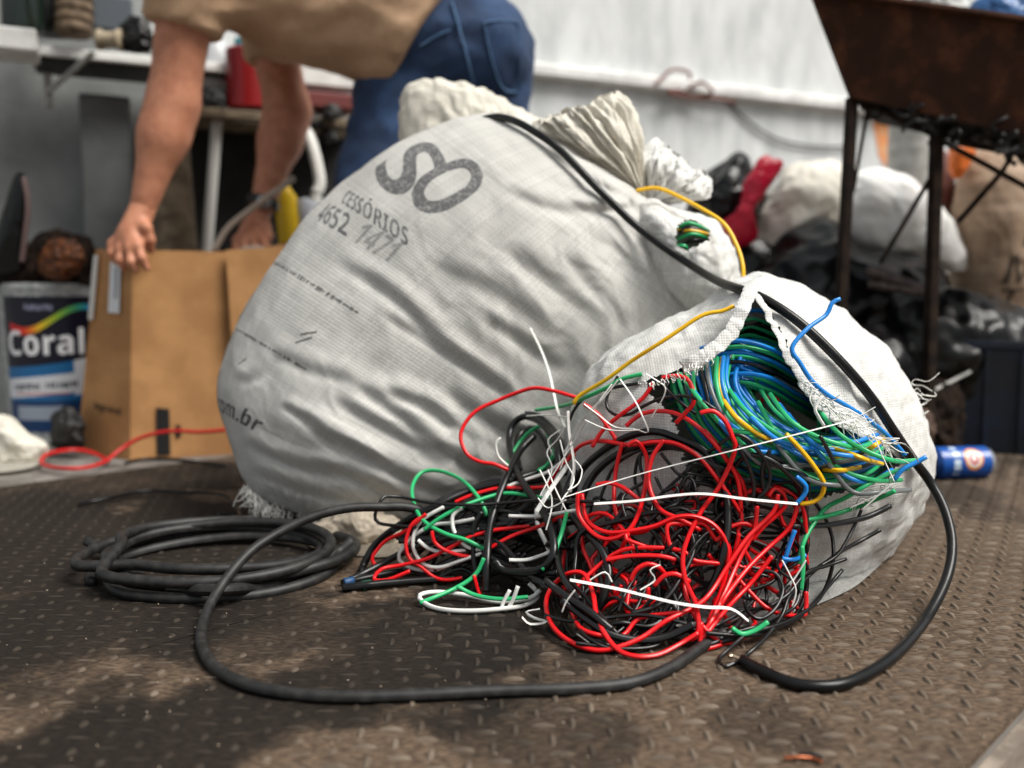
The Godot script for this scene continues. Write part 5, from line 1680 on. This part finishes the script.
func paint_label(im: Image) -> void:
	# ribbon of colours
	var cols := [Color(0.75, 0.05, 0.12), Color(0.85, 0.2, 0.12), Color(0.92, 0.75, 0.15), Color(0.55, 0.72, 0.2), Color(0.25, 0.6, 0.45), Color(0.1, 0.5, 0.85)]
	for x in range(70, 720):
		var t := (x - 70) / 650.0
		var y := 150.0 + 55.0 * sin(t * 5.2 + 0.3) - 40.0 * t
		var h := 46.0 - 14.0 * t
		var f := t * 4.99
		var c: Color = cols[int(f)].lerp(cols[int(f) + 1], f - int(f))
		im.fill_rect(Rect2i(x, int(y - h * 0.5), 1, int(h)), c)
	print_text(im, "Coral", Vector2(40, 335), Vector2(600, -8), Vector2(0, -150), Color(0.93, 0.93, 0.94))
	for k in 7: im.fill_rect(Rect2i(220 + k * 30, 44 + (k * 5) % 8, 20 + (k * 7) % 9, 30), Color(0.5, 0.52, 0.6))
	for x in 768:
		var t := x / 768.0
		var y := int(400.0 - 70.0 * t * t)
		im.fill_rect(Rect2i(x, y, 1, 700), Color(0.1, 0.4, 0.62))
		im.fill_rect(Rect2i(x, int(470.0 - 50.0 * t), 1, 110), Color(0.86, 0.87, 0.89))
		if x > 560: im.fill_rect(Rect2i(x, y, 1, 200), Color(0.86, 0.87, 0.89))
		im.fill_rect(Rect2i(x, 590, 1, 178), Color(0.05, 0.22, 0.4))
	im.fill_rect(Rect2i(90, 620, 400, 80), Color(0.62, 0.66, 0.72))
	for k in 17: # a line of small print, not legible
		if k != 8: im.fill_rect(Rect2i(70 + k * 31, 500 - k - (k * 7) % 6, 15 + (k * 5) % 11, 28 + (k * 3) % 9), Color(0.16, 0.18, 0.24))
	im.fill_rect(Rect2i(90, 545, 440, 8), Color(0.75, 0.3, 0.25))

func textured_quad(called: String, a: Vector3, b: Vector3, c: Vector3, d: Vector3, m: Material, parent: Node3D) -> MeshInstance3D:
	var v := PackedVector3Array([a, b, d, c])
	return obj(called, mesh_of(v, PackedInt32Array([0, 2, 1, 1, 2, 3]), PackedVector2Array([Vector2(0, 1), Vector2(1, 1), Vector2(0, 0), Vector2(1, 0)])), m, parent)

# ---------------------------------------------------------------- behind, on the right
func right_background() -> void:
	# rusty trough on legs
	var tr := thing("rusty_trough", "rusty steel trough standing on thin legs over the black bags", "trough", Vector3(0.75, 0, -1.9))
	var a := P(810, -8, 1.82)
	var b := P(1150, 52, 1.82)
	var c := P(1150, 162, 1.86)
	var d := P(850, 97, 1.86)
	b = P(1150, 40, 1.82)
	var back := Vector3(0.26, 0.03, -0.5)
	quad_panel("side_plate", [a, b, c, d], Vector3(0, 0, -0.006), M.rust, tr)
	quad_panel("end_plate", [a, d, d + back * 0.8, a + back], Vector3(0.006, 0, 0), M.rust, tr)
	quad_panel("bottom_plate", [d, c, c + back * 0.8, d + back * 0.8], Vector3(0, 0.006, 0), M.rust_dark, tr)
	quad_panel("side_plate", [a + back, b + back, c + back * 0.8, d + back * 0.8], Vector3(0, 0, 0.006), M.rust, tr)
	obj("rim", tube(PackedVector3Array([a + Vector3(0, 0.004, 0), b + Vector3(0, 0.004, 0)]), 0.008, 8), M.rust, tr)
	for k in [[852, 98, 1.88, 832, 472, 0.013], [937, 124, 1.9, 926, 466, 0.014], [1060, 150, 1.9, 1056, 466, 0.014]]:
		var top := P(k[0], k[1], k[2])
		var low := P(k[3], k[4], k[2] + 0.02)
		low.y = 0.002
		obj("leg", tube(PackedVector3Array([top, low]), k[5], 4), M.rust_dark, tr)
	for k in [[868, 108, 853, 192, 0.004], [944, 142, 1050, 200, 0.006], [1016, 148, 1002, 172, 0.005], [1002, 172, 958, 222, 0.006], [934, 172, 880, 264, 0.005], [856, 98, 945, 140, 0.007], [945, 140, 1060, 162, 0.007]]:
		obj("brace", tube(PackedVector3Array([P(k[0], k[1], 1.9), P(k[2], k[3], 1.93)]), k[4], 6), M.rust_dark, tr)
	var r := RandomNumberGenerator.new()
	r.seed = 5
	var st := SurfaceTool.new()
	st.begin(Mesh.PRIMITIVE_TRIANGLES)
	for k in 130:
		var x := r.randf_range(872, 1060)
		var y := 98 + (x - 850) * 0.21 + r.randf_range(0, 6 + (x - 860) * 0.12)
		var p := P(x, y, r.randf_range(1.84, 2.2))
		var pts := [p]
		for s in 4: pts.append(pts[-1] + Vector3(r.randf_range(-0.02, 0.02), r.randf_range(-0.014, 0.014), r.randf_range(-0.02, 0.02)))
		st.append_from(tube(spline(pts, 3), r.randf_range(0.002, 0.006), 5), 0, Transform3D())
	var shav := obj("hanging_swarf", st.commit(), M.dark, tr)
	shav.set_meta("kind", "stuff")
	# things in and behind the trough
	tag(obj("blue_bag", blob([970, 30, 972, 8, 988, -8, 1010, -16, 1040, -14, 1060, 10, 1060, 44, 1000, 40], 2.05, 0.06, 0.06, 0.012, 18.0), plain(Color(0.16, 0.36, 0.58), 0.45)), "blue plastic bag heaped in the rusty trough", "bag")
	tag(obj("white_bag", blob([912, 12, 916, -12, 936, -22, 962, -14, 972, 4, 966, 22, 930, 22], 2.1, 0.05, 0.05, 0.012, 18.0), plain(Color(0.82, 0.82, 0.8), 0.5)), "white plastic bag next to the blue one in the trough", "bag")
	# pile of sacks and bags
	var bag := func(called: String, o: Array, d: float, fr: float, wr: float, fq: float, m: Material, label: String, cat: String) -> MeshInstance3D:
		return tag(obj(called, blob(o, d, fr, fr, wr, fq, PackedVector2Array(), 34, 120), m), label, cat) as MeshInstance3D
	var red := plain(Color(0.78, 0.02, 0.2), 0.4)
	bag.call("black_bag", [690, 250, 694, 190, 712, 172, 740, 156, 752, 170, 762, 200, 752, 240, 730, 262], 2.5, 0.1, 0.02, 12.0, M.black_plastic, "black bag slumped against the wall beside the magenta one", "bag")
	bag.call("magenta_bag", [756, 164, 766, 156, 782, 162, 780, 172, 764, 196, 752, 214, 758, 236, 742, 246, 722, 250, 718, 226, 736, 212, 744, 186], 2.36, 0.03, 0.012, 18.0, red, "bright magenta bag lying on the black one by the wall", "bag")
	bag.call("white_sack", [744, 262, 752, 226, 776, 190, 800, 168, 834, 164, 860, 178, 862, 210, 850, 236, 806, 252, 770, 272], 2.55, 0.16, 0.03, 8.0, plain(Color(0.88, 0.86, 0.81), 0.7), "dirty cream sack slumped between the magenta bag and the trough leg", "sack")
	bag.call("white_sack", [832, 222, 838, 188, 866, 172, 900, 178, 930, 196, 944, 216, 962, 236, 968, 254, 962, 272, 930, 268, 892, 262, 850, 250], 2.5, 0.14, 0.026, 9.0, M.white_cloth, "bright white sack lying on the black bags behind the trough leg", "sack")
	bag.call("black_bag", [758, 300, 770, 256, 800, 238, 830, 226, 850, 246, 880, 258, 930, 268, 946, 300, 944, 360, 930, 425, 880, 434, 820, 432, 776, 420], 2.35, 0.2, 0.045, 5.5, M.black_plastic, "large glossy black bin bag under the white sack", "bag")
	bag.call("black_bag", [888, 330, 900, 300, 940, 290, 985, 296, 1020, 312, 1040, 340, 1040, 400, 1020, 436, 950, 442, 896, 436, 886, 380], 2.2, 0.15, 0.04, 6.0, M.black_plastic, "glossy black bin bag in front of the beige sack", "bag")
	bag.call("black_bag", [800, 400, 820, 340, 870, 330, 910, 350, 926, 400, 916, 444, 840, 450, 806, 440], 2.1, 0.14, 0.04, 6.0, M.black_plastic, "black bin bag low behind the torn sack", "bag")
	bag.call("black_bag", [686, 330, 696, 268, 740, 244, 784, 252, 806, 300, 802, 380, 790, 426, 740, 430, 696, 424], 2.45, 0.12, 0.04, 6.0, M.black_plastic, "black bag under the magenta one", "bag")
	# beige sack with black lettering
	var be := thing("beige_sack", "beige sack with black lettering standing behind the trough", "sack", Vector3(P(1010, 300, 2.5).x, 0, -2.5))
	var bm := cloth(Color(0.84, 0.72, 0.61), weave_images(0.2), 0.04)
	var im := Image.create(512, 512, false, Image.FORMAT_RGBA8)
	im.fill(Color(0.12, 0.1, 0.09, 0.0))
	var ink := Color(0.14, 0.12, 0.11, 0.85)
	print_text(im, "R", Vector2(115, 318), Vector2(70, -8), Vector2(20, -56), ink, 0.3)
	print_text(im, "MI", Vector2(66, 422), Vector2(130, -6), Vector2(16, -80), ink, 0.3)
	print_text(im, "TT", Vector2(66, 486), Vector2(110, -4), Vector2(6, -48), ink, 0.4)
	bm.uv1_triplanar = true
	bm.detail_enabled = true
	bm.detail_albedo = ImageTexture.create_from_image(im)
	bm.detail_uv_layer = BaseMaterial3D.DETAIL_UV_2
	var o := [954, 210, 962, 172, 984, 150, 1014, 140, 1060, 146, 1100, 180, 1112, 280, 1104, 410, 1030, 424, 968, 416, 950, 330, 952, 270]
	var bmesh := blob(o, 2.55, 0.14, 0.14, 0.02, 9.0, PackedVector2Array(), 34, 120)
	var arr := bmesh.surface_get_arrays(0)
	var uv2 := PackedVector2Array()
	for p: Vector3 in arr[Mesh.ARRAY_VERTEX]:
		var s := (p - P(950, 140, 2.5)) / 0.46
		s.x = (p - P(950, 140, 2.5)).dot(Vector3(0.91, 0, -0.415)) / 0.44
		uv2.append(Vector2(clampf(s.x, 0.001, 0.999), clampf(-s.y, 0.001, 0.999)))
	arr[Mesh.ARRAY_TEX_UV2] = uv2
	var bm2 := ArrayMesh.new()
	bm2.add_surface_from_arrays(Mesh.PRIMITIVE_TRIANGLES, arr)
	obj("body", bm2, bm, be)
	bag.call("orange_bag", [950, 150, 956, 138, 970, 136, 976, 148, 968, 166, 958, 178, 950, 170], 2.48, 0.03, 0.01, 20.0, plain(Color(0.85, 0.42, 0.1), 0.5), "small orange bag wedged above the beige sack", "bag")
	bag.call("brown_plank", [934, 160, 946, 152, 954, 176, 960, 220, 964, 236, 946, 232, 936, 212], 2.6, 0.03, 0.006, 10.0, plain(Color(0.36, 0.18, 0.13), 0.7), "reddish brown board leaning behind the trough leg", "board")
	tag(obj("grey_drum", lathe([[0.001, 0.0], [0.07, 0.0], [0.073, 0.01], [0.073, 0.94], [0.07, 0.95], [0.001, 0.95]], Vector3(P(911, 200, 2.9).x, 0.0, -2.9), Basis(), 32), M.steel), "pale grey drum against the wall behind the white sack", "drum")
	# dark blue crate and scrap at the right
	var cr := thing("blue_crate", "dark blue plastic crate of scrap standing at the plate's far side", "crate", Vector3(P(1010, 450, 2.05).x, -0.004, -2.05))
	var cb := Basis(Vector3.UP, -0.35)
	var cc := cr.position + Vector3(0.05, 0.125, -0.1)
	var navy := noisy(Color(0.02, 0.04, 0.08), Color(0.04, 0.11, 0.2), 0.02, 0.5, 0.0, 128, 3.0)
	for k in [[Vector3(0, 0, 0.13), Vector3(0.34, 0.25, 0.012)], [Vector3(0, 0, -0.13), Vector3(0.34, 0.25, 0.012)], [Vector3(0.165, 0, 0), Vector3(0.012, 0.25, 0.25)], [Vector3(-0.165, 0, 0), Vector3(0.012, 0.25, 0.25)], [Vector3(0, -0.118, 0), Vector3(0.32, 0.012, 0.25)], [Vector3(0, 0.12, 0.138), Vector3(0.35, 0.02, 0.012)]]:
		obj("wall_panel", box_mesh(cc + cb * k[0], k[1], cb, 0.003), navy, cr)
	for k in 5: obj("rib", box_mesh(cc + cb * Vector3(-0.14 + k * 0.07, 0, 0.139), Vector3(0.012, 0.22, 0.008), cb, 0.002), navy, cr)
	bag.call("scrap_part", [890, 470, 896, 420, 914, 390, 944, 382, 962, 400, 960, 448, 950, 470], 1.98, 0.06, 0.02, 22.0, M.rust_dark, "dark rusty scrap between the torn sack and the blue crate", "scrap")
	bag.call("scrap_part", [905, 432, 914, 414, 930, 412, 934, 430, 924, 446, 910, 446], 1.9, 0.02, 0.01, 40.0, noisy(Color(0.2, 0.13, 0.1), Color(0.42, 0.33, 0.27), 0.05, 0.7, 0.0, 128, 5.0), "small reddish scrap piece beside the torn sack", "scrap")
	bag.call("scrap_part", [956, 344, 976, 330, 1004, 328, 1010, 344, 990, 356, 962, 358], 2.1, 0.03, 0.012, 30.0, noisy(Color(0.2, 0.16, 0.13), Color(0.4, 0.34, 0.28), 0.05, 0.7, 0.0, 128, 5.0), "brownish scrap lying on top of the blue crate", "scrap")
	tag(obj("steel_rod", tube(PackedVector3Array([P(930, 392, 1.92), P(970, 372, 2.0)]), 0.004, 6), M.steel), "thin bright rod sticking out before the blue crate", "rod")
	# pipes poking from the black bags
	for k in [[866, 270, 926, 290, 0.012, "grey-brown pipe poking out of the black bags, upper one"], [868, 284, 924, 292, 0.01, "grey-brown pipe poking out of the black bags, lower one"]]:
		tag(obj("scrap_pipe", tube(PackedVector3Array([P(k[0], k[1], 2.14), P(k[2], k[3], 2.1)]), k[4], 10), noisy(Color(0.24, 0.2, 0.19), Color(0.42, 0.37, 0.35), 0.05, 0.5, 0.0, 128, 5.0)), k[5], "pipe")
	# blue drink can lying on the plate
	var can := thing("drink_can", "blue drink can lying on the plate behind the torn sack", "can", G(962, 480))
	var cx := (P(997, 466, 1.78) - P(930, 463, 1.76)).normalized()
	cx.y = 0.0
	cx = cx.normalized()
	var c2 := G(963, 480) + Vector3(0, 0.0305, -0.02)
	var b2 := Basis(cx.cross(Vector3.UP).normalized(), cx, cx.cross(Vector3.UP).normalized().cross(cx))
	var ci := label_texture(512, 512, Color(0.04, 0.3, 0.62))
	for y in 512:
		for x in 512:
			var q := Vector2((fmod(x + 290.0, 512.0) - 256.0) * 1.25, (y - 190.0) * 0.8)
			var l := q.length()
			if l < 78.0: ci.set_pixel(x, y, Color(0.9, 0.88, 0.86) if l < 60.0 and l > 40.0 or l < 22.0 else (Color(0.75, 0.1, 0.12) if l <= 40.0 else Color(0.9, 0.55, 0.15)))
			elif (y > 330 and y < 400) and absf(fmod(x + 290.0, 512.0) - 256.0) < 90.0 and fmod(x, 44.0) < 26.0: ci.set_pixel(x, y, Color(0.78, 0.84, 0.9))
	var cv := lathe([[0.0305, -0.05], [0.0305, 0.05]], c2, b2, 36)
	obj("shell", cv, picture(ci, 0.3), can)
	var alu := plain(Color(0.75, 0.76, 0.78), 0.3, 0.8)
	for s: float in [-1.0, 1.0]:
		obj("end_cap", lathe([[0.0305, s * 0.05], [0.026, s * 0.058], [0.0255, s * 0.06], [0.0245, s * 0.058], [0.001, s * 0.056]], c2, b2, 36), alu if s > 0 else plain(Color(0.05, 0.24, 0.5), 0.35, 0.3), can)

func small_things() -> void:
	# grit and scraps on the plate
	var r := RandomNumberGenerator.new()
	r.seed = 77
	var st := SurfaceTool.new()
	st.begin(Mesh.PRIMITIVE_TRIANGLES)
	for k in 170:
		var p := G(r.randf_range(0, 1000), r.randf_range(560, 768), 0.001)
		var s := r.randf_range(0.0005, 0.0016)
		var f := Flat.new()
		f.box(p, Vector3(s * r.randf_range(0.8, 2.0), s * 0.8, s), Basis(Vector3.UP, r.randf() * TAU), s * 0.2)
		st.append_from(f.mesh(), 0, Transform3D())
	tag(obj("grit", st.commit(), plain(Color(0.55, 0.5, 0.44), 0.8)), "pale grit scattered over the checkered plate", "grit", "", "stuff")
	var cop := thing("wire_scrap", "short stripped copper wire scrap at the plate's near edge", "scrap", G(800, 760))
	obj("copper", tube(spline([G(784, 758, 0.003), G(798, 757, 0.004), G(812, 758, 0.003), G(822, 762, 0.003)]), 0.0015, 6), plain(Color(0.55, 0.3, 0.18), 0.35, 0.6), cop)
	obj("insulation", tube(spline([G(800, 755, 0.003), G(812, 755, 0.004), G(822, 759, 0.003)]), 0.0022, 6), M.black, cop)
